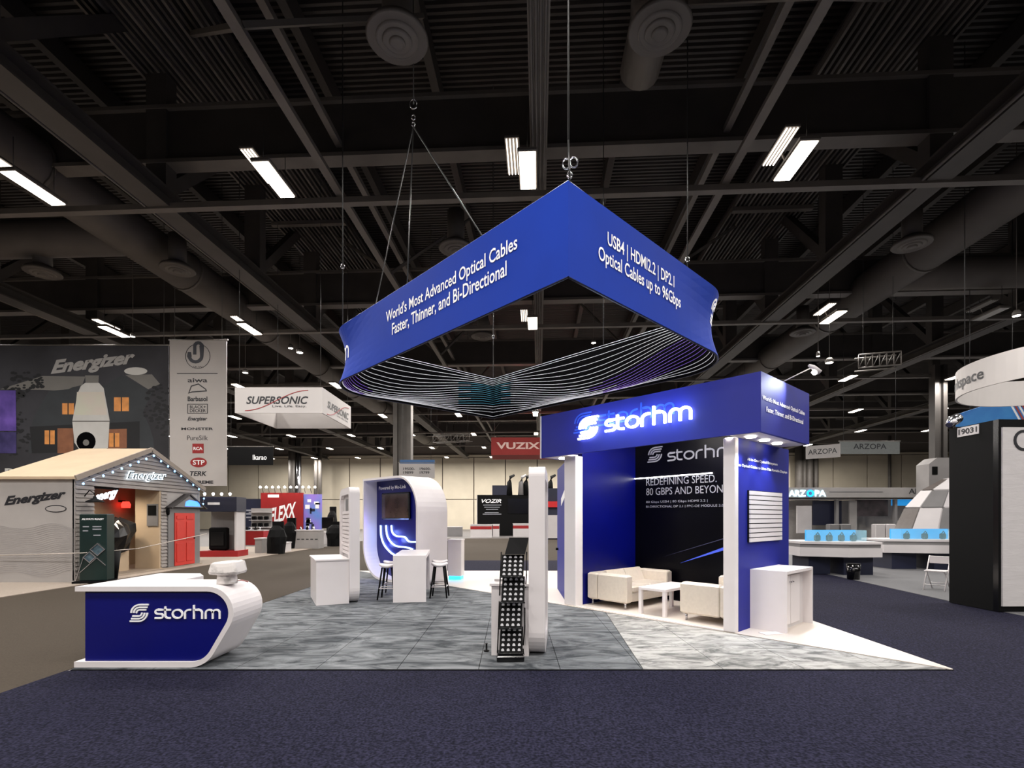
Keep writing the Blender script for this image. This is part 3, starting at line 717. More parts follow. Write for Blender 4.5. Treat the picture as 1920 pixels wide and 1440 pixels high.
    ct = thing('coffee_table', 'low square-legged cream coffee table between the two loveseats', 'table', L.pt(xm, .8, .022))
    T = Fr(*L.pt(xm, .28, 0)[:2], d=(.672, -.74), oz=.022)
    MB(T).rbox(-.27, .27, 0, 1.1, .43, .48, .006).build('table_top', WHITE, ct)
    for x in (-.27, .21):
        for y in (0, 1.04): MB(T).box(x, x+.06, y, y+.06, 0, .43).build('leg', WHITE, ct)
    return L
L = lounge()
CB = Fr(4.08, 7.52, (.74, .672), .022)      # cabinet: front with the doors
def cabinet():
    t = thing('side_cabinet', 'white counter cabinet with double doors beside the blue outer wall', 'cabinet', CB.pt(.5, .25, 0))
    w, d, h = 1.13, .55, .92
    MB(CB).box(-.0, w, 0, d, h-.045, h).build('counter_top', WHITE, t)
    MB(CB).box(0, .03, 0, d, 0, h-.045).build('side_panel', WHITE, t)
    MB(CB).box(w-.03, w, 0, d, 0, h-.045).build('side_panel', WHITE, t)
    MB(CB).box(.03, w-.03, .14, d, .0, h-.045).build('carcass', WHITE2, t)
    for x0, x1, kx in ((.1, .48, .44), (.5, .88, .54)):
        dd = MB(CB).rbox(x0, x1, .115, .138, .06, h-.1, .004).build('door', WHITE, t)
        MB(CB).tube([(kx, .115, h-.2), (kx, .085, h-.2)], .012, 8).build('knob', CHROME, dd)
cabinet()
o = MB(Fr(3.72, 7.42, (.9, .2), .022)).box(0, .3, 0, .16, 0, .01).build('floor_plate', WHITE)
tag(o, 'small loose white plate lying on the white floor by the cabinet', 'panel')

# ------------------------------------------------------------------ reception desk
def desk():
    D = Fr(0, 5.83, (1, 0), .022)
    t = thing('reception_desk', 'white reception desk with slanted right end and deep blue front with wordmark', 'desk', (-4.3, 6.3, .022))
    out = [(-5.03, .93)]+rpoly([(-5.03, .93, 0), (-2.98, .93, .30), (-3.53, 0, .32), (-5.04, 0, 0)], 12)[1:-1]+[(-5.04, 0)]
    inn = [(-5.03, .875)]+rpoly([(-5.03, .875, 0), (-3.08, .875, .25), (-3.55, .065, .26), (-5.04, .065, 0)], 12)[1:-1]+[(-5.04, .065)]
    MB(D).strip(out, inn, 0, .68).build('ribbon_shell', WHITE, t, label='white band folding from top over slanted end to base')
    bp = [(-4.94, .875)]+rpoly([(-4.94, .875, 0), (-3.08, .875, .25), (-3.55, .065, .26), (-4.94, .065, 0)], 12)[1:-1]+[(-4.94, .065)]
    MB(D).prism(bp, .035, .1).build('front_panel', BLUE, t)
    MB(D).prism(bp, .1, .6).build('desk_body', WHITE, t)
    # wing that runs back on the left
    top = [(-5.03, .68), (-4.2, .68)]
    wing = [(-5.03, .68), (-4.2, .68), (-4.22, 1.1), (-4.45, 1.4), (-5.03, 1.42)]
    MB(D).slab(wing, .875, .93).build('wing_top', WHITE, t)
    MB(D).box(-4.98, -4.55, .68, 1.36, 0, .875).build('wing_cabinet', WHITE2, t)
    a = D.hit(244, 1165); b = D.hit(412, 1165); z0 = D.hit(244, 1166, .035)[1]; z1 = D.hit(260, 1132, .035)[1]
    a = D.hit(244, 1165, .035)[0]; b = D.hit(412, 1165, .035)[0]
    logo(D, a, b, z0, z1, TEXTW, t, y0=.022, y1=.035)
    MB(D).box(-5.0, -3.7, .03, .6, -.02, 0).build('plinth', BLACK, t)
desk()
MARB = mat('marbled_wrap', (222, 216, 212), .35, rgb2=(150, 145, 142), nscale=7, ramp=(.52, .7), bump=.2)
p = Fr(-3.44, 6.12, (1, 0), .952)
t = thing('wrapped_device', 'bulky device wrapped in marbled white sheeting on the desk top', 'device', p.pt(0, 0, 0))
MB(p).lathe((0, 0, 0), [(.112, 0), (.115, .03), (.105, .1), (.108, .12)], 18).build('device_base', MARB, t)
b = MB(p); n = 24; V = []
for rx, ry, z in [(.13, .12, .115), (.17, .15, .125), (.178, .16, .15), (.165, .15, .215), (.155, .14, .255), (.125, .11, .268)]:
    for k in range(n):
        a = 2*PI*k/n; c, q = math.cos(a), math.sin(a); e = lambda v: math.copysign(abs(v)**.4, v)
        V.append((rx*e(c)+.012*c*0+.01, ry*e(q), z+.005*math.sin(5*a)+(.012*c if z > .2 else 0)))
b.add(V, [(l*n+k, l*n+(k+1) % n, l*n+n+(k+1) % n, l*n+n+k) for l in range(5) for k in range(n)]+[tuple(range(n-1, -1, -1)), tuple(range(5*n, 6*n))])
b.build('device_head', MARB, t)
MB(p).tube([(.12, .02, .03), (.18, -.01, .04), (.24, .02, .02), (.2, .08, .01)], .008, 6).build('cord', mat('pink_cord', (190, 130, 125), .6, noise=.05), t)

# ------------------------------------------------------------------ white display slabs with counters
def slab_stand(fr, fr2, ln, th, h, cw, cd, ch, lab, slats):
    """fr: left face frame (x runs from back to front edge, y into the thickness)"""
    t = thing('display_stand', lab, 'display stand', fr.pt(ln*.5, th/2, 0))
    out = rpoly([(0, 0, .25), (ln, 0, .3), (ln, h, .12), (0, h, .3)], 8); e = .14
    inn = rpoly([(e, e, .16), (ln-e, e, .2), (ln-e, h-e, .06), (e, h-e, .2)], 8)
    MB(fr).strip(out, inn, 0, th, True).build('rounded_frame', WHITE, t)
    MB(fr).prism(rpoly([(e, e, .16), (ln-e, e, .2), (ln-e, h-e, .06), (e, h-e, .2)], 8), th*.35, th*.65).build('infill_panel', WHITE2, t)
    for k in range(slats):
        z = .95+k*.085
        MB(fr).box(e+.02, ln-e-.02, th*.2, th*.35, z, z+.06).build('slat', WHITE, t)
    MB(fr).box(ln*.35, ln-.2, th*.3, th*.35, 1.85, 2.12).build('sign_plate', GREYP, t)
    # counter on the near side
    MB(fr).box(ln-cd, ln-.04, -cw, -.002, 0, ch-.03).build('counter_body', WHITE, t)
    MB(fr).box(ln-cd-.02, ln-.02, -cw-.02, -.002, ch-.03, ch).build('counter_top', WHITE, t)
    MB(fr).box(.3, ln-.3, .02, th-.02, -.02, 0).build('foot', BLACK, t)
    return t
B1 = Fr(-3.9, 11.46, (.44, -.9), .022)
slab_stand(B1, None, 1.48, .2, 2.34, .62, 1.36, .9, 'tall white rounded display stand with counter, left of the round arch', 11)
A1 = Fr(.335, 7.55, (-.10, -1), .022)
slab_stand(A1, None, 1.3, .2, 2.36, .47, .9, .9, 'tall white rounded display stand in the middle, behind the folding leaflet rack', 11)
t = thing('paper_stack', 'small white stack of papers on the counter behind the leaflet rack', 'papers', A1.pt(.9, -.4, .9))
for k in range(4): MB(A1).box(.82+.004*k, 1.05+.003*k, -.46, -.3, .9+.008*k, .907+.008*k).build('paper', WHITE2, t)
# folding leaflet rack: zigzag of perforated black trays
def rack():
    X0, X1, Y0 = -.155, .125, 6.12
    R = Fr(0, Y0, (1, .03), .022); t = thing('leaflet_rack', 'black zigzag folding leaflet rack with perforated trays', 'leaflet rack', R.pt(0, .1, 0))
    MB(R).rbox(X0-.03, X1+.02, -.08, .3, 0, .07, .01).build('rack_base', BLACKG, t)
    zs = [.07, .37, .68, .99, 1.26]; dotm = mat('leaflet_spots', (225, 225, 228), .5, noise=.03)
    for k in range(4):
        z0, z1 = zs[k], zs[k+1]; xo = .012*k-(.02 if k % 2 else 0); yb, yt = .02+.02*k, .16+.02*k
        def Q(a, b): return (X0+xo+(X1-X0)*a+.02*b, yb+(yt-yb)*b, z0+(z1-z0)*b)
        V = [Q(0, 0), Q(1, 0), Q(1, 1), Q(0, 1)]; V2 = [(x, y+.02, z) for x, y, z in V]
        tr = MB(R).add(V+V2, [(0, 1, 2, 3), (7, 6, 5, 4), (0, 4, 5, 1), (1, 5, 6, 2), (2, 6, 7, 3), (3, 7, 4, 0)]).build('tray', BLACK, t)
        MB(R).tube([(X0+xo-.01, yb-.015, z0+.01), (X1+xo+.01, yb-.015, z0+.01)], .011, 6).build('tray_lip', BLACKG, tr)
        d = MB(R); rows = 5
        for i in range(4):
            for j in range(rows):
                c = Q((i+.6)/4.2, (j+.75)/(rows+.4)); n = 8
                d.add([(c[0]+.019*math.cos(2*PI*m/n), c[1]-.004-.0, c[2]+.021*math.sin(2*PI*m/n)) for m in range(n)]+[(c[0]+.019*math.cos(2*PI*m/n), c[1]+.012, c[2]+.021*math.sin(2*PI*m/n)) for m in range(n)],
                      [tuple(range(n))]+[(m, (m+1) % n, (m+1) % n+n, m+n) for m in range(n)])
        d.build('tray_holes', dotm, tr, kind='stuff')
    MB(R).add([(X0+.07, .15, 1.27), (X1+.04, .15, 1.27), (X1+.1, .3, 1.47), (X0+.13, .3, 1.47), (X0+.07, .17, 1.27), (X1+.04, .17, 1.27), (X1+.1, .32, 1.47), (X0+.13, .32, 1.47)],
              [(0, 1, 2, 3), (7, 6, 5, 4), (0, 4, 5, 1), (1, 5, 6, 2), (2, 6, 7, 3), (3, 7, 4, 0)]).build('header_panel', BLACK, t)
    for x in (X0-.02, X1+.02):
        pts = [(x, .05, .05)]
        for k in range(5): pts.append((x+.012*k, .2+.02*k if k % 2 == 0 else .05+.02*k, zs[k]+.03))
        MB(R).tube(pts, .008, 6).build('side_link', BLACK, t)
rack()
o = MB().lathe((-.33, 6.55, .022), [(.04, 0), (.035, .01), (.012, .015), (.012, .09), (.02, .1)], 10).build('cable_end', BLACK)
tag(o, 'little black stand on the carpet at the counter corner', 'stand')

# ------------------------------------------------------------------ big rounded arch
AR = Fr(-4.3, 14.6, (1.93, -1.9), .022)
def arch():
    t = thing('display_arch', 'large white rounded arch with blue recess, screen and curved neon strips', 'display arch', AR.pt(1.3, .5, 0))
    w, h, d = 2.7, 2.83, .95
    out = rpoly([(0, 0, .95), (w, 0, .12), (w, h, .95), (0, h, .03)], 12)
    e = .06
    inn = rpoly([(e, e, .90), (w-e, e, .06), (w-e, h-e, .86), (e, h-e, .01)], 12)
    o = MB(AR).strip(out, inn, 0, d, True).build('arch_shell', WHITE, t)
    MB(AR).prism([(x, z) for x, z in rpoly([(e+.002, e+.002, .86), (w-e-.002, e+.002, .06), (w-e-.002, h-e-.002, .86), (e+.002, h-e-.002, .01)], 12)], .42, .5).build('recess_panel', BLUE, t)
    yy = .42
    def hh(px, py): return AR.hit(px, py, yy)
    a = hh(711, 917); b = hh(762, 912); text(AR, 'Powered by Mo-Link', a[0], b[0], a[1]-.06, a[1]+.07, TEXTW, t, y=yy-.01, bold=.02)
    a = hh(719, 974); b = hh(771, 922)
    s = MB(AR).rbox(a[0], b[0], yy-.07, yy-.01, a[1], hh(719, 925)[1], .03).build('screen', BLACKG, t)
    MB(AR).box(a[0]+.05, b[0]-.05, yy-.074, yy-.07, a[1]+.05, hh(719, 925)[1]-.05).build('screen_face', mat('screen_glass', (38, 30, 32), .12, rgb2=(70, 55, 55), nscale=2), s)
    NEON = mat('neon_strip', (200, 215, 255), .4, emit=1.6, erg=(150, 185, 255), noise=.01)
    for pts in ([(715, 985), (716, 1005), (722, 1022), (734, 1036), (744, 1042)], [(725, 985), (727, 1003), (734, 1016), (745, 1024), (762, 1026), (775, 1030)], [(735, 985), (737, 998), (745, 1005), (760, 1007), (768, 1015), (783, 1016)]):
        P = [hh(*q) for q in pts]; Q = []
        for i in range(len(P)-1):
            p0 = P[max(i-1, 0)]; p1 = P[i]; p2 = P[i+1]; p3 = P[min(i+2, len(P)-1)]
            for k in range(6):
                u = k/6; Q.append(tuple(.5*((2*p1[c])+(-p0[c]+p2[c])*u+(2*p0[c]-5*p1[c]+4*p2[c]-p3[c])*u*u+(-p0[c]+3*p1[c]-3*p2[c]+p3[c])*u**3) for c in (0, 1)))
        Q.append(P[-1]); MB(AR).stroke(Q, .038, yy-.04, yy-.005).build('neon_strip', NEON, t)
    for q, e_ in (((735, 1000), 2.2), ((750, 1012), 2.2), ((728, 1020), 1.8)):
        a = hh(*q); l = bpy.data.lights.new('neon_light', 'POINT'); l.energy = e_; l.color = (.25, .35, 1); l.shadow_soft_size = .1
        o = bpy.data.objects.new('neon_light', l); C.objects.link(o); o.location = AR.pt(a[0], yy-.15, a[1])
    l = lamp_area('recess_light', AR.pt(.45, .2, 1.25), .1, 1.2, 2.5, (.45, .3, 1), (PI/2, 0, math.radians(45+90)))
arch()
# pedestal behind the arch
P1 = Fr(-1.78, 14.05, (1, -.12), .022)
t = thing('pedestal', 'white pedestal beside the arch with a glowing cyan base', 'pedestal', P1.pt(.2, .2, 0))
MB(P1).box(0, .38, 0, .4, .1, 1.08).build('pedestal_body', WHITE, t); MB(P1).box(.02, .36, .02, .38, .0, .1).build('glow_base', mat('cyan_glow', (80, 215, 255), .4, emit=2.5, erg=(20, 190, 255), noise=.02), t)
MB(P1).box(-.01, .39, -.01, .41, 1.08, 1.12).build('pedestal_top', WHITE, t)
# bar table
BT = Fr(-2.41, 10.26, (.99, .12), .022)
t = thing('bar_table', 'long white bar table with solid end panels in front of the arch', 'table', BT.pt(.33, .9, 0))
MB(BT).box(0, .66, 0, 1.9, .88, .95).build('table_top', WHITE, t)
for y0 in (0, 1.84): MB(BT).box(0, .66, y0, y0+.06, 0, .88).build('end_panel', WHITE, t)
for y0, s in ((.06, 1), (1.84, -1)):
    c = [(0, .88), (0, .63)]+[(s*(.25-.25*math.cos(a)), .63+.25*math.sin(a)) for a in [PI/2*k/6 for k in range(1, 7)]]
    for x0 in (.01, .61): MB(BT).add([(x0, y0+y, z) for y, z in c]+[(x0+.04, y0+y, z) for y, z in c], [tuple(range(8)), tuple(range(15, 7, -1))]+[(i, (i+1) % 8, (i+1) % 8+8, i+8) for i in range(8)]).build('corner_web', WHITE, t)
def stool(X, Y, lab):
    z = .022; t = thing('bar_stool', lab, 'stool', (X, Y, z), 'stools at the bar table')
    f = Fr(X, Y, (1, 0), z)
    V = []; n = 18
    for r, h in ((.15, .66), (.18, .68), (.185, .71), (.16, .725), (.05, .70)):
        for k in range(n): a = 2*PI*k/n; V.append((r*math.cos(a), r*math.sin(a)*.95, h+.035*(math.cos(a)**2)*(r/.18)))
    MB(f).add(V, [(l*n+k, l*n+(k+1) % n, l*n+n+(k+1) % n, l*n+n+k) for l in range(4) for k in range(n)]+[tuple(range(n-1, -1, -1)), tuple(range(4*n, 5*n))], True).build('seat', WHITE, t)
    for sx in (-1, 1):
        for sy in (-1, 1): MB(f).tube([(sx*.1, sy*.1, .67), (sx*.18, sy*.18, 0)], [.02, .015], 8).build('leg', BLACK, t)
    MB(f).tube([(sx*.155, sy*.155, .24) for sx, sy in ((-1, -1), (1, -1), (1, 1), (-1, 1), (-1, -1))], .014, 6).build('footrest', WHITE, t)
    return t
stool(-2.63, 10.75, 'white-seated black-legged bar stool left of the bar table, the nearer one')
stool(-2.72, 11.45, 'white-seated black-legged bar stool left of the bar table, the farther one')
stool(-1.57, 10.98, 'white-seated black-legged bar stool right of the bar table, the nearer one')
stool(-1.66, 11.65, 'white-seated black-legged bar stool right of the bar table, the farther one')

# ------------------------------------------------------------------ small house booth on the left
SID = mat('grey_clapboard', (128, 122, 118), .7, rgb2=(168, 160, 154), nscale=3, stretch=(1, .5, 6))
def house():
    XF, Y0, Y1, YM, ZE, ZR = -11.65, 13.5, 18.9, 16.2, 2.8, 3.88
    t = thing('model_house', 'small grey clapboard house booth with beige roof and open front', 'exhibition booth', (-12.6, 16.2, .02))
    G = Fr(XF, Y0, (0, 1)); W = 5.4; DP = 2.05
    LW = mat('pale_grey_wall', (166, 161, 158), .7, noise=.05, nscale=2)
    # left end wall (facing camera), with wavy print
    E = Fr(-13.75, Y0, (1, 0))
    MB(E).box(0, 2.1, 0, .08, .02, ZE).build('end_wall', LW, t)
    wl = MB(E)
    for k in range(26):
        pts = [(x*2.06/24+.02, .25+k*.05+.09*math.sin(x*.33+k*.09)*(.4+x/30)) for x in range(25)]
        wl.stroke(pts, .006, -.006, -.001)
    wl.build('wave_print', mat('pale_wave_print', (150, 146, 146), .7, noise=.05), t, kind='stuff')
    a = E.hit(8, 953); b = E.hit(124, 925)
    text(E, 'Energizer', a[0], b[0], a[1], a[1]+.31, TEXTB, t, bold=.045, shear=.35, skew=.2)
    q = E.hit(105, 954); MB(E).add([(q[0]+.29*math.cos(2*PI*k/24), -.006, q[1]+.1*math.sin(2*PI*k/24)) for k in range(24)], [tuple(range(24))]).build('oval_badge', TEXTB, t)
    MB(E).add([(q[0]+.26*math.cos(2*PI*k/24), -.009, q[1]+.075*math.sin(2*PI*k/24)) for k in range(24)], [tuple(range(24))]).build('oval_badge', LW, t)
    # roof: two slopes
    for s, ys in ((1, Y0-.12), (-1, Y1+.12)):
        zz = ZE-.04
        MB().add([(-13.8, ys, zz), (XF+.12, ys, zz), (XF+.12, YM, ZR), (-13.8, YM, ZR), (-13.8, ys, zz+.07), (XF+.12, ys, zz+.07), (XF+.12, YM, ZR+.07), (-13.8, YM, ZR+.07)],
                 [(0, 1, 2, 3), (4, 5, 6, 7), (0, 1, 5, 4), (2, 3, 7, 6), (0, 3, 7, 4), (1, 2, 6, 5)]).build('roof_slope', BEIGE, t)
        MB().beam((XF+.13, ys, zz+.03), (XF+.13, YM, ZR+.03), .05, .14).build('barge_board', mat('taupe_trim', (150, 138, 126), .6, noise=.05), t)
    MB().box(-13.75, XF-.0, Y1-.08, Y1, .02, ZE).build('end_wall', LW, t)
    MB().box(-13.75, -13.68, Y0+.08, Y1-.08, .02, ZE+.0).build('inner_wall', BEIGE, t)
    MB().box(-13.68, XF-.1, Y0+.1, Y1-.1, ZE-.05, ZE).build('inner_ceiling', BEIGE, t)
    MB().box(-13.7, XF+.1, Y0+.08, Y1, .02, .06).build('house_floor', mat('taupe_board', (160, 146, 130), .7, noise=.05), t)
    x1o = G.hit(176, 1000)[0]; x2o = G.hit(299, 1000)[0]; ztop = G.hit(240, 916)[1]; ztop = min(ztop, 2.75)
    # gable board and clapboards
    MB(G).prism([(0, ZE), (W, ZE), (W/2, ZR)], .02, .06).build('gable_backing', LW, t)
    MB(G).box(x2o+.05, W, .02, .06, .06, ZE).build('front_wall', LW, t); MB(G).box(0, x1o, .02, .06, .06, ZE).build('front_wall', LW, t)
    MB(G).box(x1o, x2o+.05, .02, .06, ztop, ZE).build('header', LW, t)
    MB(G).box(x2o, x2o+.12, .0, .8, .06, ZE-.05).build('partition', BEIGE, t)
    z = .1; hp = .115
    while z < ZR-.05:
        if z < ztop: segs = [(0.02, x1o), (x2o+.06, x2o+.35)]
        else:
            sh = 0 if z < ZE else (z-ZE+hp)/(ZR-ZE)*W/2
            segs = [(sh+.02, W-sh-.02)]
        for a, b in segs:
            if b-a > .1:
                P = [(a, -.03, z), (b, -.03, z), (b, .0, z+hp-.012), (a, .0, z+hp-.012), (a, .02, z), (b, .02, z), (b, .02, z+hp-.012), (a, .02, z+hp-.012)]
                MB(G).add(P, [(0, 1, 2, 3), (7, 6, 5, 4), (0, 4, 5, 1), (1, 5, 6, 2), (2, 6, 7, 3), (3, 7, 4, 0)]).build('clapboard', SID, t)
        z += hp
    # door with gabled hood
    dx0 = G.hit(324, 1000)[0]; dx1 = G.hit(361, 1000)[0]; dz = G.hit(342, 962)[1]
    MB(G).box(dx0-.3, dx1+.35, -.05, .02, .06, dz+.18).build('door_surround', GREYP, t)
    dr = MB(G).box(dx0, dx1, -.08, -.05, .08, dz).build('door', mat('red_door', (205, 50, 38), .5, noise=.05), t)
    dw = (dx1-dx0)
    for i in range(2):
        for z0, z1 in ((.2, .85), (.95, 1.6), (1.68, dz-.1)):
            MB(G).rbox(dx0+.08+i*dw*.48, dx0+.08+i*dw*.48+dw*.36, -.095, -.08, z0, z1, .006).build('door_panel', _m['red_door'], dr)
    MB(G).lathe((dx1-.06, -.11, 1.0), [(.02, -.02), (.035, 0), (.02, .02)], 8).build('door_handle', BLACK, dr)
    MB(G).prism([(dx0-.35, dz+.2), (dx1+.4, dz+.2), ((dx0+dx1)/2+.02, dz+.62)], -.22, -.03).build('door_hood', GREYP, t)
    for s, xx in ((-1, dx0-.42), (1, dx1+.47)): MB(G).beam((xx, -.14, dz+.16), ((dx0+dx1)/2+.02, -.14, dz+.66), .24, .04).build('hood_roof', mat('dark_trim', (50, 46, 46), .6, noise=.05), t)
    MB(G).add([(dx0+.3, -.225, dz+.24), (dx1+.1, -.225, dz+.24), (dx1-.0, -.225, dz+.42), ((dx0+dx1)/2, -.225, dz+.46), (dx0+.35, -.225, dz+.4)], [(0, 1, 2, 3, 4)]).build('hood_light', mat('blue_glow', (60, 110, 230), .4, emit=1.2, erg=(60, 120, 255), noise=.3), t)
    MB(G).lathe((dx0-.42, -.12, 1.98), [(.03, .1), (.06, 0), (.05, -.12), (.03, -.16)], 8).build('wall_lantern', BLACK, t)
    # lit sign on the gable
    a = G.hit(232, 902); b = G.hit(309, 880)
    m1 = mat('sign_face_lit', (235, 245, 250), .4, emit=1.2, erg=(220, 240, 255), noise=.02)
    text(G, 'Energizer', a[0], b[0], a[1]-.02, a[1]+.31, m1, t, y=-.07, bold=.045, shear=.35, skew=.12)
    text(G, 'Energizer', a[0]+.03, b[0]-.0, a[1]+.01, a[1]+.29, mat('dark_sign_face', (30, 40, 44), .5, noise=.05), t, y=-.085, bold=.01, shear=.35, skew=.12)
    # things inside
    T = Fr(-13.6, Y0, (0, 1))
    p = thing('wall_poster', 'small framed dark poster on the partition inside the small house', 'poster', (-12.2, 17, 1.8))
    K = Fr(-12.9, 0, (1, 0)); Yp = x2o+Y0-.02
    f = Fr(-13.66, 15.4, (0, 1))
    f = Fr(0, Yp, (1, 0)); a = f.hit(276, 986); b = f.hit(296, 945)
    MB(f).box(a[0], b[0], -.02, .015, a[1], b[1]).build('frame', GREYP, p); MB(f).box(a[0]+.04, b[0]-.04, -.03, -.02, (a[1]+b[1])/2-.02, b[1]-.05).build('print', BLACK, p)
    p = thing('wall_lamp', 'red glowing wall lamp inside the small house', 'lamp', (-13.5, 16.2, 2.2))
    MB().lathe((-13.45, 17.65, 2.2), [(.09, .1), (.14, .0), (.13, -.12)], 12).build('lamp_shade', mat('red_glow', (230, 60, 50), .5, emit=1.3, erg=(255, 50, 40), noise=.05), p)
    MB().box(-13.68, -13.5, 17.6, 17.7, 2.28, 2.34).build('lamp_bracket', BLACK, p)
    lamp_spot('house_light', (-12.5, 15.8, ZE-.1), (-12.6, 16, 0), 70, (1, .85, .68), 2.6, .9, .15)
    p = thing('barn_lamp', 'black barn-style gooseneck lamp on the front of the small house', 'lamp', tuple(G.pt(.55, -.25, 2.2)))
    q = G.hit(178, 940, -.3); q = (q[0], -.3, q[1])
    MB(G).lathe(q, [(.03, .14), (.05, .08), (.2, .0), (.21, -.02)], 14).build('lamp_shade', BLACK, p)
    MB(G).tube([(q[0], 0, q[2]+.12), (q[0], -.15, q[2]+.3), (q[0], -.28, q[2]+.22), (q[0], -.3, q[2]+.12)], .014, 6).build('lamp_arm', BLACK, p)
    p = thing('round_vent', 'small round black outlet on the clapboard front', 'vent', tuple(G.hit(160, 934)) + (0,))
    q = G.hit(160, 934); MB(G).tube([(q[0], -.09, q[1]), (q[0], -.03, q[1])], .1, 14).build('vent_disc', BLACK, p)
    p.location = G.pt(q[0], -.06, q[1]); OFF[p.name] = Vector(p.location)
    for c in p.children: c.location = -Vector(p.location)
    # loose mountings: lit white script sign
    p = thing('script_sign', 'white lit script sign hung inside the opening of the small house', 'sign', tuple(G.pt(1.2, .1, 2.5)))
    a = G.hit(178, 946, .1); b = G.hit(222, 920, .1)
    text(G, 'energy', a[0], b[0], a[1], a[1]+.26, _m['sign_face_lit'], p, y=.1, bold=.05, shear=.3, skew=.22)
    MB(G).box(x1o, x1o+1.0, .08, .14, ztop-.06, ztop).build('hang_bar', BLACK, p)
    # string of bulbs
    p = thing('string_lights', 'string of small blue bulbs along the gable of the small house', 'string lights', tuple(G.pt(W/2, -.15, ZR)))
    BU = mat('blue_bulb', (150, 200, 255), .4, emit=2.2, erg=(110, 180, 255), noise=.02)
    path = []
    for k in range(17):
        x = W*(k+.1)/16.2; z = ZE+(ZR-ZE)*(1-abs(x-W/2)/(W/2))-.12; path.append((x, -.2, z))
    for x in (W-.1, W-.15): path.append((x, -.22, path[-1][2]-.2))
    MB(G).tube(path, .006, 5).build('light_cord', WHITE2, p)
    for q in path: MB(G).lathe((q[0], q[1], q[2]-.05), [(.012, .035), (.026, .012), (.026, -.008), (.01, -.028)], 8).build('bulb', BU, p)
house()
# items in front of the small house

DG = mat('dark_green_cabinet', (16, 38, 36), .3, noise=.2, nscale=2)
f = Fr(-11.36, 13.3, (1, .25), .02)
t = thing('display_cabinet', 'dark green floor display cabinet with framed squares before the small house', 'display cabinet', f.pt(.4, .2, 0))
MB(f).rbox(0, .62, 0, .4, .05, 1.82, .02).build('cabinet_body', DG, t)
MB(f).box(-.12, .66, -.1, .45, 0, .05).build('cabinet_base', BLACK, t)
text(f, 'ALWAYS READY', .06, .56, 1.66, 1.71, TEXTW, t, bold=.03)
for x0, x1, z in ((.08, .22, 1.47), (.3, .5, 1.47), (.3, .5, 1.4), (.08, .2, 1.36), (.32, .48, 1.24)): MB(f).box(x0, x1, -.006, 0, z, z+.03).build('small_print', TEXTG, t)
for cx, cz, r in ((.42, .88, .16), (.24, .68, .14)):
    q = [(cx, cz-r), (cx+r, cz), (cx, cz+r), (cx-r, cz)]
    MB(f).stroke(q, .02, -.03, 0, True).build('frame_square', CHROME, t)
    MB(f).add([(x, -.012, z) for x, z in q], [(0, 1, 2, 3)]).build('glass_square', mat('glass_dark', (30, 50, 60), .1, rgb2=(90, 110, 120), nscale=8), t)
for a, b in (((.02, .28), (.4, .66)), ((.4, .66), (.6, .46)), ((.1, .68), (-.08, .05))): MB(f).stroke([a, b], .015, -.02, 0).build('trim_bar', CHROME, t)
o = MB().lathe((-11.2, 14.15, .02), [(.15, 0), (.23, .78), (.21, .78), (.19, .72)], 16).build('planter_pot', BLACK)
tag(o, 'tall tapered black planter pot right of the dark green cabinet', 'planter')
# black draped sheet over a chair shape inside
t = thing('covered_display', 'display covered by a black plastic sheet inside the small house', 'covered table', (-12.3, 15.4, .06))
b = MB(); V = []; n = 22
for l, (r, z) in enumerate(((.55, .55), (.62, .8), (.7, 1.1), (.62, 1.35), (.3, 1.5))):
    for k in range(n): a = 2*PI*k/n; rr = r*(1+.13*math.sin(5*a+l)+.07*math.sin(9*a)); V.append((-12.5+rr*.7*math.cos(a), 15.75+rr*1.15*math.sin(a), z+.1+.15*math.sin(a*1.0)+.03*math.sin(7*a)))
b.add(V, [(l*n+k, l*n+(k+1) % n, l*n+n+(k+1) % n, l*n+n+k) for l in range(4) for k in range(n)]+[tuple(range(n-1, -1, -1)), tuple(range(4*n, 5*n))]).build('sheet', mat('black_sheet', (14, 14, 16), .3, noise=.2, nscale=4), t)
MB().box(-12.75, -12.25, 15.3, 16.2, .06, .7).build('table_body', BEIGE, t)
# barrier rope in front of the small house
t = thing('barrier_rope', 'thin pale barrier rope hung across the front of the small house', 'rope', (-11.3, 16, .9))
MB().tube([Vector((-13.6, 13.3, .75)), Vector((-11.2, 13.2, .82)), Vector((-11.1, 15, .82)), Vector((-11.15, 18.5, 1.15))], .012, 5).build('rope', mat('pale_rope', (185, 175, 165), .7, noise=.05), t)
# ------------------------------------------------------------------ banners
BN = Fr(0, 21, (1, 0))
def banner(name, q, m, lab, Y, par_m=STEEL2, th=.03, cat='banner'):
    f = Fr(0, Y, (1, 0)); a = f.hit(q[0], q[3]); b = f.hit(q[2], q[1])
    t = thing(name, lab, cat, f.pt((a[0]+b[0])/2, 0, a[1]))
    MB(f).box(a[0], b[0], 0, th, a[1], b[1]).build('banner_cloth', m, t)
    MB(f).tube([(a[0]-.05, th/2, b[1]+.02), (b[0]+.05, th/2, b[1]+.02)], .03, 8).build('top_pole', par_m, t)
    for x in (a[0]+.2, b[0]-.2): MB(f).tube([(x, th/2, b[1]), (x, th/2, CZ-.1)], .01, 5).build('suspension_cable', CABLE, t)
    return t, f
BG = mat('banner_dusk_print', (40, 40, 44), .75, rgb2=(62, 62, 68), nscale=.5)
t, f = banner('picture_banner', (-120, 648, 316, 960), BG, 'wide dark hanging banner picturing a lit house at dusk and a bulb-shaped camera', 21)
def pp(pts, m, nm='print', y=-.004):
    V = [f.hit(*p) for p in pts]; return MB(f).add([(a, y, b) for a, b in V], [tuple(range(len(V)))]).build(nm, m, t)
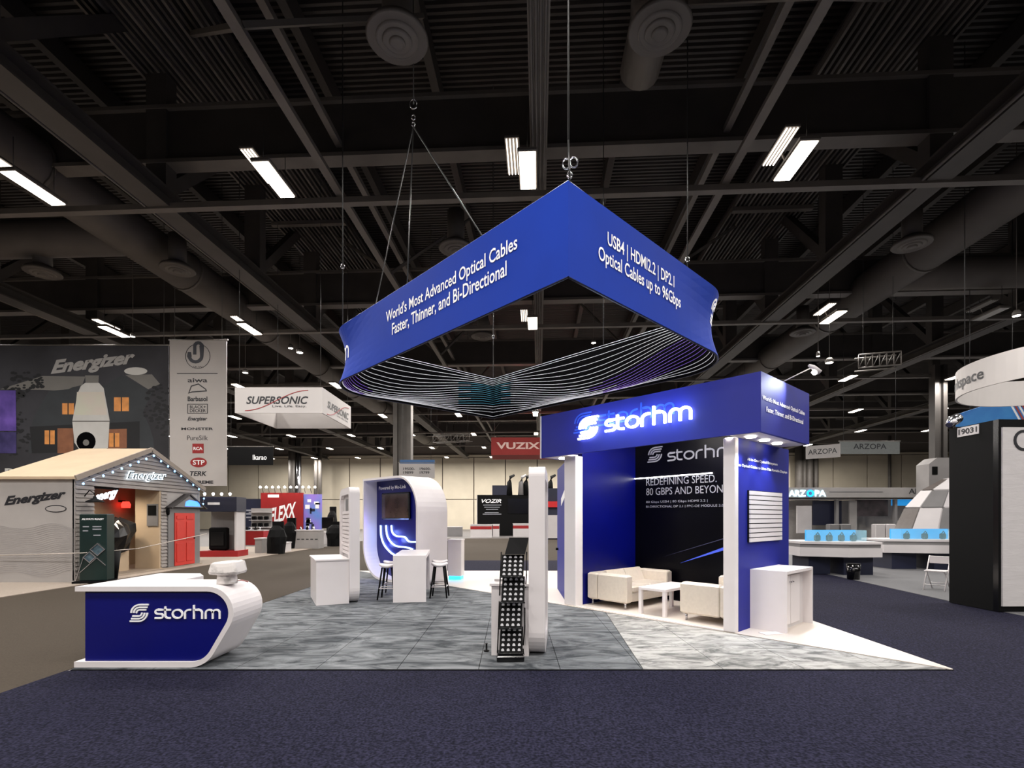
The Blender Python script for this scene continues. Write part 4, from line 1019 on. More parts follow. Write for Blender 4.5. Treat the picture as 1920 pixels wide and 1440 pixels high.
HG = mat('house_print_grey', (52, 56, 60), .7, noise=.15, nscale=1); HD = mat('house_print_dark', (28, 29, 32), .7, noise=.15, nscale=1)
SKYG = mat('print_pale_grey', (120, 118, 114), .7, noise=.1, nscale=1); LITW = mat('print_lit_window', (225, 150, 80), .6, noise=.2, nscale=3)
DOOR = mat('print_warm_wall', (140, 90, 62), .6, noise=.2, nscale=3); BULBW = mat('print_white_bulb', (205, 204, 200), .6, noise=.05, nscale=2)
pp([(0, 730), (80, 705), (160, 706), (150, 735), (80, 731)], SKYG, y=-.003)
pp([(235, 703), (285, 702), (300, 720), (278, 730)], SKYG, y=-.003)
dome = [(60+112+118*math.cos(math.radians(a)), 850-130*math.sin(math.radians(a))) for a in range(0, 181, 12)]
pp(dome, HG, y=-.0045)
pp([(92, 733), (150, 728), (146, 790), (60, 798), (64, 780)], HG, y=-.006)
pp([(195, 725), (228, 703), (285, 735), (263, 785), (200, 785)], HG, y=-.006)
pp([(56, 800), (262, 790), (262, 845), (60, 850)], HD, y=-.0065)
pp([(108, 803), (138, 803), (138, 850), (108, 850)], DOOR, y=-.008)
pp([(203, 805), (238, 804), (238, 840), (203, 842)], DOOR, y=-.008)
for x0, y0, x1, y1 in ((117, 756, 139, 777), (214, 745, 242, 771), (84, 807, 103, 833), (205, 812, 224, 838)):
    pp([(x0, y0), (x1, y0), (x1, y1), (x0, y1)], LITW, y=-.009); xm = (x0+x1)/2
    pp([(xm-1, y0), (xm+1, y0), (xm+1, y1), (xm-1, y1)], HD, y=-.011)
for cx, cy, r in ((40, 720, 26), (70, 716, 14), (22, 745, 22), (300, 745, 24), (292, 770, 22), (308, 790, 26), (20, 790, 30), (30, 830, 28)):
    V = []; Fc = []
    for k in range(26):
        an = random.uniform(0, 2*PI); rr = r*math.sqrt(random.random()); px_, py_ = cx+rr*math.cos(an), cy+rr*math.sin(an); sz = random.uniform(2.5, 5.5)
        ring = [f.hit(px_+sz*math.cos(2*PI*m/6+an), py_+sz*.6*math.sin(2*PI*m/6+an)) for m in range(6)]
        Fc.append(tuple(range(len(V), len(V)+6))); V += [(a, -.0075-.0001*k, b) for a, b in ring]
    MB(f).add(V, Fc).build('tree_print', HD, t, kind='stuff')
pp([(160, 704), (186, 704), (185, 718), (161, 718)], SKYG, y=-.012)
pp([(160, 718), (186, 718), (195, 728), (199, 750), (206, 788), (203, 840), (190, 844), (150, 844), (140, 830), (136, 790), (146, 738), (152, 724)], BULBW, y=-.013)
pp([(145, 735), (195, 735), (201, 778), (141, 778)], mat('print_bulb_glow', (215, 196, 192), .6, rgb2=(205, 215, 190), nscale=.6), y=-.015)
pp([(136, 789), (207, 789), (206, 791), (136, 791)], SKYG, y=-.016)
pp([(162+18*math.cos(a), 828+18*math.sin(a)) for a in [2*PI*k/20 for k in range(20)]], BLACKG, y=-.016)
pp([(162+6*math.cos(a), 830+6*math.sin(a)) for a in [2*PI*k/12 for k in range(12)]], SKYG, y=-.018)
a = f.hit(96, 709); b = f.hit(254, 690); text(f, 'Energizer', a[0], b[0], a[1]+0, a[1]+.72, mat('print_grey_lettering', (172, 170, 168), .6, noise=.05), t, bold=.045, shear=.35, skew=.45, y=-.02)
q = f.hit(255, 696); MB(f).add([(q[0]+.48*math.cos(2*PI*k/24), -.014, q[1]+.16*math.sin(2*PI*k/24)) for k in range(24)], [tuple(range(24))]).build('oval_badge', BULBW, t)
text(f, 'BUNNY', q[0]-.3, q[0]+.3, q[1]-.07, q[1]+.07, TEXTB, t, bold=.02, y=-.018) if False else None
a = f.hit(10, 891); b = f.hit(48, 878); text(f, 'RE', a[0], b[0], a[1], a[1]+.28, BULBW, t, bold=.03, y=-.02)
pp([(-60, 732), (30, 732), (31, 808), (-60, 808)], mat('print_violet', (70, 52, 130), .6, rgb2=(120, 90, 190), nscale=1.5), y=-.012)
pp([(-60, 810), (31, 810), (31, 850), (-60, 850)], mat('print_violet_dark', (40, 34, 80), .6, rgb2=(80, 70, 130), nscale=1.5), y=-.012)

LGC = mat('pale_banner_cloth', (186, 181, 178), .8, noise=.03, nscale=1)
t, f = banner('brand_banner', (318, 638, 425, 911), LGC, 'tall pale grey hanging banner listing many small logos', 20.7)
def bt(s_, py_, x0, x1, h, m=TEXTB, **k):
    a = f.hit(x0, py_); b = f.hit(x1, py_); hz = h*20.7/F; text(f, s_, a[0], b[0], a[1]-hz/2, a[1]+hz/2, m, t, **k)
q = f.hit(371, 668)
MB(f).stroke([(q[0]+.5*math.cos(2*PI*k/28), q[1]+.5*math.sin(2*PI*k/28)) for k in range(28)], .02, -.01, -.002, True).build('logo', TEXTB, t)
J = [(-.33, .05), (-.33, -.12)]+arc(-.1, -.12, .23, 180, 360, 8)+[(.13, .3)]+arc(.0, .3, .13, 0, 180, 6)+[(-.13, -.05)]
MB(f).stroke([(q[0]+a*1.1+.02, q[1]+.12+b) for a, b in J], .13, -.014, -.003).build('logo', mat('slate_mark', (60, 62, 70), .5, noise=.05), t)
bt('SKW', 688, 362, 380, 3); a = f.hit(332, 700); b = f.hit(408, 699); MB(f).box(a[0], b[0], -.01, -.002, a[1]-.02, a[1]+.01).build('rule_line', TEXTB, t)
bt('aiwa', 713, 352, 389, 8, bold=.02)
pq = [f.hit(*p) for p in ((354, 737), (359, 724), (372, 720), (386, 730), (387, 733), (360, 735))]; MB(f).stroke(pq, .04, -.01, -.002, True).build('logo', TEXTB, t)
bt('Barbasol', 748, 352, 389, 9, bold=.03); bt('BLACK+', 763, 356, 386, 6, bold=.02); bt('DECKER', 770, 356, 386, 6, bold=.02)
pq = [f.hit(*p) for p in ((352, 758), (389, 758), (389, 775), (352, 775))]; MB(f).stroke(pq, .025, -.01, -.002, True).build('logo_frame', TEXTB, t)
bt('Energizer', 786, 352, 389, 9, bold=.03, shear=.3); bt('MONSTER', 804, 340, 400, 5, bold=.03); bt('PureSilk', 821, 351, 390, 9)
a = f.hit(361, 850); b = f.hit(382, 832); MB(f).box(a[0], b[0], -.01, -.002, a[1], b[1]).build('logo_block', RED, t); bt('RCA', 841, 363, 380, 6, TEXTW, bold=.03, y=-.014)
q = f.hit(372.5, 867); MB(f).add([(q[0]+.34*math.cos(2*PI*k/24), -.008, q[1]+.2*math.sin(2*PI*k/24)) for k in range(24)], [tuple(range(24))]).build('oval_badge', RED, t)
bt('STP', 867, 362, 384, 9, TEXTW, bold=.02, y=-.014); bt('TERK', 888, 356, 388, 9, bold=.03, shear=.2); bt('XTREME', 904, 355, 400, 6, bold=.04)

# white box sign
t = thing('box_sign', 'white square box sign with red swoosh lettering hanging left of the blue sign', 'hanging sign', (-7.8, 18.4, 5.2))
X0, X1, Ya, Yb, Z0, Z1 = -9.3, -6.36, 17.0, 20.0, H+3.5, H+4.36
f = Fr(0, Ya, (1, 0)); g = Fr(X1, Ya, (0, -1)); g = Fr(X1, Yb, (0, -1))
FW = mat('white_fabric', (196, 191, 188), .75, noise=.03, nscale=1)
MB().box(X0, X1, Ya, Ya+.04, Z0, Z1).build('sign_side', FW, t); MB().box(X0, X1, Yb-.04, Yb, Z0, Z1).build('sign_side', FW, t)
MB().box(X0, X0+.04, Ya+.04, Yb-.04, Z0, Z1).build('sign_side', FW, t); MB().box(X1-.04, X1, Ya+.04, Yb-.04, Z0, Z1).build('sign_side', FW, t)
for x in (X0+.1, X1-.1):
    for y in (Ya+.1, Yb-.1): MB().tube([(x, y, Z1), (x, y, CZ-.1)], .01, 5).build('suspension_cable', CABLE, t)
def SSN(fr, x0, x1, zb):
    w = x1-x0; text(fr, 'SUPERSONIC', x0, x1, zb+.3, zb+.56, TEXTB, t, bold=.02, shear=.25, y=-.008)
    text(fr, 'Live. Life. Easy.', x0+w*.42, x1-.03*w, zb+.17, zb+.27, TEXTB, t, y=-.008)
    sw = [(x0-.02*w+w*1.0*u, zb+.3+.42*u+.14*math.sin(2*PI*(u-.12))*(-1 if u < 2 else 1)) for u in [k/24 for k in range(25)]]
    MB(fr).stroke([(x0+w*(-.02+1.02*u), zb+.42+.34*math.sin(PI*(u-.5))-.24*math.exp(-(u*9)**2)*0+.0) for u in [k/24 for k in range(25)]], .022, -.012, -.004).build('swoosh', RED, t)
SSN(f, f.hit(462, 750)[0], f.hit(578, 750)[0], Z0)
gg = Fr(X1, Ya, (0, 1))     # right side seen from the booth side: lettering runs away from the viewer
SSN(gg, .45, 2.7, Z0-.03)
t, f = banner('dark_banner', (427, 838, 512, 872), BLACK, 'small black hanging banner with pale lettering under the white box sign', 33)
a = f.hit(474, 862); b = f.hit(500, 853); text(f, 'Ikarao', a[0], b[0], a[1], a[1]+.32, TEXTW, t, bold=.01)
t, f = banner('red_banner', (921, 820, 1060, 853), mat('brick_red_cloth', (150, 42, 38), .7, noise=.05), 'red hanging sign with white lettering left of the blue canopy', 38, th=3)
a = f.hit(931, 842); b = f.hit(1012, 842); text(f, 'VUZIX', a[0], b[0], a[1], a[1]+.5, mat('pink_white_lettering', (235, 200, 190), .5, noise=.02), t, bold=.03)

# aisle number sign
t, f = banner('aisle_sign', (748, 868, 815, 897), GREYC, 'grey aisle number sign with blue top strip in front of the steel column', 27, cat='sign')
a = f.hit(750, 869); b = f.hit(815, 862); MB(f).box(a[0], b[0], -.01, .04, a[1], b[1]).build('blue_strip', mat('sign_blue', (40, 78, 120), .6, noise=.05), t)
for s_, x0, x1, y in (('19500-', 756, 778, 879), ('19899', 756, 775, 886), ('19600-', 787, 808, 879), ('19799', 787, 805, 886)):
    a = f.hit(x0, y+2.5); b = f.hit(x1, y-2.5); text(f, s_, a[0], b[0], a[1], b[1], TEXTB, t, bold=.02)

# ------------------------------------------------------------------ distant booths, left of the arch
def kiosk():
    f = Fr(*fl(378, 1045)[:2], d=(1, .1)); t = thing('blue_kiosk', 'kiosk with dark blue header, pale back wall and red floor step', 'kiosk', f.pt(.7, .5, 0))
    w = 1.45; MB(f).box(-.05, w+.1, -.1, 1.0, .02, .28).build('red_step', RED, t)
    MB(f).box(0, w, .85, .95, .28, 2.5).build('back_wall', GREYC, t); MB(f).box(w-.08, w, 0, .85, .28, 2.0).build('side_wall', WHITE2, t)
    MB(f).box(-.05, w+.05, -.1, .9, 2.0, 2.65).build('header', NAVY, t); MB(f).box(.3, .8, -.11, -.1, 2.3, 2.4).build('header_plate', TEXTW, t)
    for k in range(4): p = f.pt(.2+.35*k, -.15, 2.7); MB().lathe(p, [(.03, 0), (.06, .08), (.03, .12)], 8).build('spot_bulb', SPOTL, t)
    o = thing('black_suitcase', 'black upright case standing in the blue-headed kiosk', 'case', f.pt(.55, .3, .28)); MB(f).rbox(.2, .95, .2, .5, .3, 1.3, .05).build('case_shell', BLACK, o); MB(f).box(.3, .85, .15, .2, .5, 1.1).build('case_lid', BLACKG, o)
    for x in (.3, .85): MB(f).tube([(x, .35, .28), (x, .35, .31)], .03, 8).build('case_wheel', BLACK, o)
kiosk()
def red_booth():
    Y = 36; f = Fr(0, Y, (1, 0))
    t = thing('red_booth', 'red graphic wall with slanted white word and blue product poster beside it', 'exhibition booth', f.pt(-16, 0, 0))
    x0 = f.hit(489, 1000)[0]; x1 = f.hit(568, 1000)[0]; x2 = f.hit(602, 1000)[0]
    zt = f.hit(500, 924)[1]
    MB(f).box(x0, x1, 0, .2, 0, zt).build('red_wall', RED, t)
    MB(f).box(x1, x2, .1, .2, .5, zt-.1).build('poster_wall', mat('blue_poster', (90, 140, 210), .5, rgb2=(150, 120, 215), nscale=.8, emit=.0), t)
    for k in range(14):
        a = random.uniform(x1+.1, x2-.4); z = random.uniform(.8, zt-.5); MB(f).box(a, a+random.uniform(.1, .35), .08, .1, z, z+random.uniform(.1, .5)).build('poster_item', NAVY if k % 2 else TEXTW, t)
    a = f.hit(506, 983); b = f.hit(555, 975); text(f, 'FLEXX', a[0], b[0], a[1], a[1]+1.1, TEXTW, t, bold=.03, shear=.2, skew=.5)
    a = f.hit(502, 930); MB(f).box(a[0], a[0]+.8, -.01, 0, a[1]-.1, a[1]+.1).build('small_logo', TEXTW, t)
    for k in range(10):
        x = x0+(x2-x0)*(k+.3)/10; MB(f).tube([(x, .1, zt), (x, -.1, zt+.35), (x, -.3, zt+.38)], .02, 5).build('spot_arm', STEEL2, t)
        MB(f).lathe((x, -.34, zt+.32), [(.06, 0), (.09, .06), (.04, .14)], 8).build('spot_bulb', SPOTL, t)
    t2 = thing('dark_wall', 'dark navy booth wall left of the red graphic wall', 'booth wall', f.pt(x0-1, .5, 0))
    xa = f.hit(447, 1000)[0]; MB(f).box(xa, x0-.02, .3, .45, 0, f.hit(450, 935)[1]).build('wall_sheet', NAVY, t2)
    for k in range(3): MB(f).box(xa+.4, xa+1.1, .28, .3, 1.7+k*.25, 1.8+k*.25).build('wall_print', TEXTG, t2)
    for k in range(2):
        z = f.hit(480, 985-k*15)[1]
    f2 = Fr(0, 33, (1, 0)); t3 = thing('product_shelf', 'pale shelf unit with small black speakers before the red wall', 'shelf', f2.pt(-16, 0, 0))
    a = f2.hit(468, 1000)[0]; b = f2.hit(507, 1000)[0]
    MB(f2).box(a, b, .2, .25, 0, f2.hit(480, 953)[1]).build('shelf_back', GREYC, t3)
    for k, y in enumerate((960, 975, 988)): MB(f2).box(a, b, -.1, .2, f2.hit(480, y)[1]-.03, f2.hit(480, y)[1]).build('shelf_board', WHITE2, t3)
    for k in range(6):
        x = a+.15+(k % 3)*.4; z = f2.hit(480, (975, 988)[k//3])[1]
        o = MB(f2).rbox(x, x+.25, -.05, .15, z, z+.25, .03).build('speaker', BLACKG); tag(o, 'small black speaker on the pale shelf before the red wall, %s of the %s board' % (['left', 'middle', 'right'][k % 3], ['upper', 'lower'][k//3]), 'speaker', 'speakers on the pale shelf')
red_booth()
# counters, chairs and clutter left of the arch
def counter(px0, px1, pyb, h, m, lab, stripe=None, name='display_counter', d=.8):
    p = fl(px0, pyb); q = fl(px1, pyb); f = Fr(p.x, p.y, (1, 0)); w = q.x-p.x
    t = thing(name, lab, 'counter', f.pt(w/2, d/2, 0)); MB(f).box(0, w, 0, d, 0, h-.05).build('counter_body', m, t); MB(f).box(-.03, w+.03, -.03, d, h-.05, h).build('counter_top', WHITE2, t)
    if stripe: MB(f).box(-.005, w+.005, -.01, 0, h*.62, h*.85).build('stripe', stripe, t)
    return t, f, w
t, f, w = counter(545, 597, 1029, 1.05, GREYC, 'pale grey crate-like counter with printed stripe in front of the blue poster')
for k in range(6): MB(f).box(.1+k*.25, .25+k*.25, -.01, 0, .5, .56).build('printed_mark', TEXTB, t)
counter(450, 494, 1022, .95, RED, 'dark red counter with white top left of the covered chairs')
counter(596, 640, 1021, .8, WHITE2, 'low pale table behind the white stand on the left')
counter(478, 491, 1038, .75, GREYC, 'small grey box beside the covered chairs'); counter(520, 533, 1036, .5, WHITE2, 'small white box right of the covered chairs')
def covered(px, pyb, w, h, lab):
    p = fl(px, pyb); t = thing('covered_chair', lab, 'covered chair', p, 'black covered chairs at the red booth'); n = 14; V = []
    for l, (r, z) in enumerate(((.9, 0), (.95, .35), (1, .6), (.75, .85), (.35, 1))):
        for k in range(n): a = 2*PI*k/n; rr = r*w/2*(1+.1*math.sin(3*a+l+px)); V.append((p.x+rr*math.cos(a), p.y+.6+rr*math.sin(a)*.8, z*h))
    MB().add(V, [(l*n+k, l*n+(k+1) % n, l*n+n+(k+1) % n, l*n+n+k) for l in range(4) for k in range(n)]+[tuple(range(n-1, -1, -1)), tuple(range(4*n, 5*n))]).build('cover', BLACK, t)
    MB().box(p.x-w*.3, p.x+w*.3, p.y+.75, p.y+.85, h*.5, h*1.15).build('backrest', BLACK, t)
covered(507, 1040, .9, 1.35, 'large black covered chair left of the grey crate counter'); covered(535, 1030, .8, 1.5, 'black covered chair just left of the grey crate counter')
covered(622, 1025, 1.1, 1.3, 'black covered seat behind the white stand on the left'); covered(618, 1010, .9, 2.3, 'tall black covered rack behind the white stand on the left')
o = MB(Fr(*fl(600, 1016)[:2])).rbox(0, .95, 0, .08, .95, 1.75, .02).build('monitor', BLACKG); tag(o, 'black monitor above the pale table behind the left stand', 'screen')
ordn = ['first', 'second', 'third', 'fourth', 'fifth']
for k in range(9):
    if k < 5: p = Vector(((455+k*8-960)/F*32.3, 32.3, .948)); lb = 'small product on the dark red counter, %s from the left' % ordn[k]
    else: p = Vector(((552+(k-5)*12-960)/F*28.6, 28.6, 1.048)); lb = 'small product on the grey crate counter, %s from the left' % ordn[k-5]
    o = MB().lathe(p, [(.07, 0), (.09, .05), (.05, .12+.03*(k % 3)), (.03, .2)], 8).build('demo_item', BLACK if k % 2 else CHROME)
    tag(o, lb, 'product', 'products before the red wall')
# ------------------------------------------------------------------ black booth behind the middle
def vz():
    f = Fr(0, 48, (1, 0)); t = thing('black_booth_wall', 'black booth wall with white logo and lines between arch and middle stand', 'booth wall', f.pt(0, 0, 0))
    x0 = f.hit(895, 1000)[0]; x1 = f.hit(1042, 1000)[0]; xs = f.hit(923, 1000)[0]
    MB(f).box(x0, x1, 0, .3, 0, f.hit(895, 928)[1]).build('wall_sheet', BLACK, t)
    MB(f).box(xs, f.hit(951, 1000)[0], .05, .3, f.hit(895, 928)[1], f.hit(895, 910)[1]).build('upper_sheet', NAVY, t)
    MB(f).box(x0-.05, x0, -.02, .3, 0, f.hit(895, 928)[1]).build('edge_trim', WHITE2, t)
    a = f.hit(903, 943); b = f.hit(940, 936); text(f, 'VOZIR', a[0], b[0], a[1], a[1]+.36, TEXTW, t, bold=.02, shear=.3)
    for y, x_0, x_1 in ((947, 906, 940), (951, 908, 937), (955, 911, 934), (961, 909, 935), (964, 905, 940)):
        a = f.hit(x_0, y+.7); b = f.hit(x_1, y-.7); MB(f).box(a[0], b[0], -.01, 0, a[1], b[1]).build('text_line', TEXTG, t)
    a = f.hit(952, 963); b = f.hit(1000, 935); MB(f).box(a[0], b[0], -.06, 0, a[1], b[1]).build('screen', BLACKG, t)
    for i, px in enumerate((955, 977, 986, 1032)):
        p = Fr((px-960)/F*48.15, 48.15); z = f.hit(px, 928)[1]
        o = MB(p).tube([(0, 0, z), (0, 0, z+1.2), (.1, 0, z+1.7), (.5, 0, z+1.9)], [.3, .22, .16, .1], 8).build('crane_display', BLACK if i != 1 else GREYP)
        tag(o, ['arm-like black piece on the black booth wall, left end of the row', 'grey arm-like piece on the black booth wall, second from the left', 'arm-like black piece on the black booth wall beside the white stand', 'arm-like black piece on the black booth wall right of the white stand'][i], 'display piece', 'arm-like pieces on the black booth')
    t2 = thing('red_kiosk', 'distant kiosk with red header band seen between middle stand and blue closet', 'kiosk', (2.6, 40, 0))
    g = Fr(0, 40, (1, 0)); xa, xb = g.hit(1020, 1000)[0], g.hit(1052, 1000)[0]
    MB(g).box(xa, xb, .3, .5, 0, g.hit(0, 915)[1]).build('dark_sheet', NAVY, t2); MB(g).box(xa, xb, 0, .3, g.hit(0, 951)[1], g.hit(0, 940)[1]).build('red_band', mat('bright_red', (205, 24, 30), .5, noise=.03), t2)
    MB(g).box(xa+.15, xb, 0, .28, .1, g.hit(0, 966)[1]).build('white_panel', WHITE2, t2)
vz()
for a in ((882, 922, 1008, 1.15, 'white counter with red stripe, left one before the black booth wall'), (924, 936, 1006.6, 1.15, 'narrow white counter with red stripe before the black booth wall'), (962, 1000, 1006.6, 1.2, 'white counter with red stripe, right one before the black booth wall')):
    counter(a[0], a[1], a[2], a[3], WHITE2, a[4], stripe=RED)
counter(838, 866, 1006, .9, GREYP, 'low grey cabinet by the back wall right of the arch')
# ------------------------------------------------------------------ booths on the right
def arz():
    Y = 31; f = Fr(0, Y, (1, 0))
    t = thing('screen_booth', 'grey booth with long header band and lit word right of the blue tower', 'exhibition booth', f.pt(20, 0, 0))
    x0 = f.hit(1470, 1000)[0]; x1 = f.hit(1790, 1000)[0]; z1 = f.hit(0, 914)[1]; z0 = f.hit(0, 936)[1]
    MB(f).box(x0, x1, 0, .3, z0, z1).build('header_band', GREYC, t)
    MB(f).box(x0, x1, 2.6, 2.7, 0, z0).build('rear_wall', mat('pale_booth_wall', (190, 184, 178), .6, noise=.05), t)
    MB(f).box(x0, x1, 0, 2.7, z0+.02, z0+.1).build('booth_ceiling', WHITE2, t)
    def seg(px0, px1): return f.hit(px0, 0)[0], f.hit(px1, 0)[0]
    for nm, q, m, y in (('dark_bay', (1534, 1588, 938, 985), NAVY, .5), ('picture_wall', (1614, 1674, 937, 968), mat('picture_dark', (34, 34, 36), .5, rgb2=(90, 80, 84), nscale=1.5), .4),
                        ('lit_case', (1680, 1732, 933, 948), CYAN, .3), ('grey_panel', (1600, 1614, 938, 1000), GREYC, .35), ('white_panel', (1505, 1533, 948, 1000), WHITE2, .6)):
        a, b = seg(q[0], q[1]); MB(f).box(a, b, y, y+.1, f.hit(0, q[3])[1], f.hit(0, q[2])[1]).build(nm, m, t)
    for x in (1570, 1680): a, b = seg(x, x+5); MB(f).box(a, b, .1, .3, 0, z0).build('post', GREYP, t)
    ra, rb_ = seg(1480, 1700); MB(f).box(ra, rb_, -.2, .2, 0, .35).build('low_wall', GREYP, t)
    a = f.hit(1478, 931); b = f.hit(1548, 919)
    text(f, 'ARZ', a[0], a[0]+(b[0]-a[0])*.46, a[1], b[1], mat('lit_cyan_white', (235, 250, 255), .4, emit=1.4, erg=(190, 235, 255), noise=.01), t, bold=.03, y=-.06)
    text(f, 'PA', a[0]+(b[0]-a[0])*.7, b[0], a[1], b[1], _m['lit_cyan_white'], t, bold=.03, y=-.06)
    cx = a[0]+(b[0]-a[0])*.58; cz = (a[1]+b[1])/2; MB(f).stroke([(cx+.17*math.cos(2*PI*k/16), cz+.17*math.sin(2*PI*k/16)) for k in range(16)], .09, -.07, -.03, True).build('ring_letter', mat('lit_blue', (30, 150, 230), .4, emit=1.2, erg=(20, 150, 240), noise=.01), t)
    a = f.hit(1704, 926); b = f.hit(1750, 916); text(f, 'ARZOPA', a[0], b[0]+.6, a[1], b[1]+.0, TEXTB, t, bold=.01)
    a = f.hit(1555, 923); b = f.hit(1655, 921); MB(f).box(a[0], b[0], -.01, 0, a[1], b[1]).build('small_print', GREYP, t)
    # furnishings as separate things
    for px, w in ((1513, .3), (1522, .25)):
        p = fl(px, 1003); o = MB().lathe((p.x, Y-.9, 0), [(.15, 0), (.2, .3), (.1, .35)], 10).build('pot', BLACK); pt = tag(o, 'small dark pot at the foot of the grey booth, %s one' % ('left' if px < 1520 else 'right'), 'pot')
    for px in (1555, 1577, 1640, 1660):
        X = (px-960)/F*(Y+.2); o = MB().rbox(X-.3, X+.3, Y-.3, Y+.1, .35, 1.35, .05).build('demo_stand', WHITE2 if px > 1600 else GREYP); tag(o, ('white' if px > 1600 else 'grey')+' small display stand inside the grey booth, the %s of two' % ('left' if px in (1555, 1640) else 'right'), 'display stand', 'stands inside the grey booth')
arz()
t, f = banner('grey_hanging_sign', (1575, 828, 1687, 851), mat('greenish_grey_cloth', (118, 122, 120), .7, noise=.05), 'long grey hanging sign with dark lettering over the right booth', 27)
a = f.hit(1600, 842); b = f.hit(1662, 832); text(f, 'ARZOPA', a[0], b[0], a[1], b[1], TEXTB, t, bold=.01)
g = Fr(*f.pt(f.hit(1531, 850)[0], 1.0, 0)[:2], d=(1.25, -1.0)); wq = 1.62
MB(g).box(0, wq, 0, .03, f.hit(0, 857)[1], f.hit(0, 832)[1]).build('side_cloth', GREYC, t)
text(g, 'ARZOPA', .12, wq-.15, f.hit(0, 849)[1], f.hit(0, 839)[1], TEXTB, t, bold=.01)
def glass_table(px0, px1, pxm, pyb, Yb, lab, nprod):
    """angled white table on dark legs with lit glass case"""
    p = fl(px0, pyb); Y = p.y
    X0 = (px0-960)/F*Y; X1 = (px1-960)/F*Y; f = Fr(X0, Y, (1, -.0), .015); w = X1-X0; d = 1.6
    t = thing('glass_table', lab, 'display table', f.pt(w/2, d/2, 0))
    xm = (pxm-px0)/(px1-px0)*w
    zt = 1.0
    top = [(0, .35), (xm, -.15), (w, -.1), (w+.1, d), (.1, d)]
    MB(f).slab(top, .93, zt).build('table_top', WHITE2, t); MB(f).slab([(x, y) for x, y in top], .55, .82).build('table_apron', WHITE2, t)
    MB(f).slab([(x*.98+.02, y*.98+.03) for x, y in top], .82, .93).build('shadow_gap', GREYP, t)
    MB(f).box(.3, .3+w*.3, .4, 1.3, 0, .55).build('plinth', NAVY, t); MB(f).box(w*.55, w-.1, .15, 1.2, 0, .55).build('plinth', NAVY, t)
    cx0, cx1 = w*.19, w*.9
    MB(f).box(cx0, cx1, .75, .8, zt, zt+.34).build('lit_back', CYAN, t)
    gl = mat('case_glass', (180, 230, 245), .05, alpha=.18, noise=.01)
    MB(f).box(cx0, cx1, .25, .262, zt, zt+.34).build('glass_pane', gl, t); MB(f).box(cx0, cx0+.012, .262, .75, zt, zt+.34).build('glass_pane', gl, t); MB(f).box(cx1-.012, cx1, .262, .75, zt, zt+.34).build('glass_pane', gl, t)
    for k in range(nprod):
        x = cx0+(cx1-cx0)*(k+.6)/(nprod+.2); o = MB(f).rbox(x-.07, x+.07, .45, .6, zt, zt+.2, .03).build('display_gadget', BLACK)
        MB(f).tube([(x-.05, .5, zt+.2), (x, .5, zt+.27), (x+.05, .5, zt+.2)], .015, 6).build('gadget_strap', BLACK, o)
        OFF[o.name] = Vector(); tag(o, 'small black gadget in %s cyan lit glass case, %s from the left' % ('left' if px0 < 1600 else 'right', ['first', 'second', 'third', 'fourth'][k]), 'gadget', 'gadgets in the %s case' % ('left' if px0 < 1600 else 'right'))
    return t
glass_table(1512, 1650, 1587, 1080, 0, 'white display table with cyan lit glass case, right of the blue tower', 4)
glass_table(1672, 1830, 1790, 1070, 0, 'white display table with cyan lit glass case beside the black booth wall', 3)
p = fl(1600, 1087); t = thing('waste_bin', 'small black waste bin under the left glass case table', 'bin', (p.x, p.y, .015))
MB().lathe((p.x, p.y, .015), [(.15, 0), (.18, .42), (.165, .42), (.15, .3)], 18).build('bin_body', BLACKG, t); MB().lathe((p.x, p.y, .435), [(.17, 0), (.185, .01), (.17, .02)], 18).build('bin_rim', BLACK, t)
# folding chair
p = fl(1772, 1108); f = Fr(p.x-.1, p.y+.1, (.6, -.8), .015); t = thing('folding_chair', 'white metal folding chair left of the black booth wall', 'chair', f.pt(0, 0, 0))
for s in (-.2, .2):
    MB(f).tube([(s, -.28, 0), (s, .22, .8)], .014, 6).build('leg', WHITE, t); MB(f).tube([(s*.85, .3, 0), (s*.85, -.18, .47)], .014, 6).build('leg', WHITE, t)
MB(f).rbox(-.2, .2, -.22, .14, .44, .47, .01).build('seat', WHITE, t); MB(f).rbox(-.19, .19, .16, .19, .62, .8, .01).build('backrest', WHITE, t)
MB(f).tube([(-.2, -.2, .13), (.2, -.2, .13)], .01, 6).build('crossbar', WHITE, t); MB(f).tube([(-.17, .2, .15), (.17, .2, .15)], .01, 6).build('crossbar', WHITE, t)
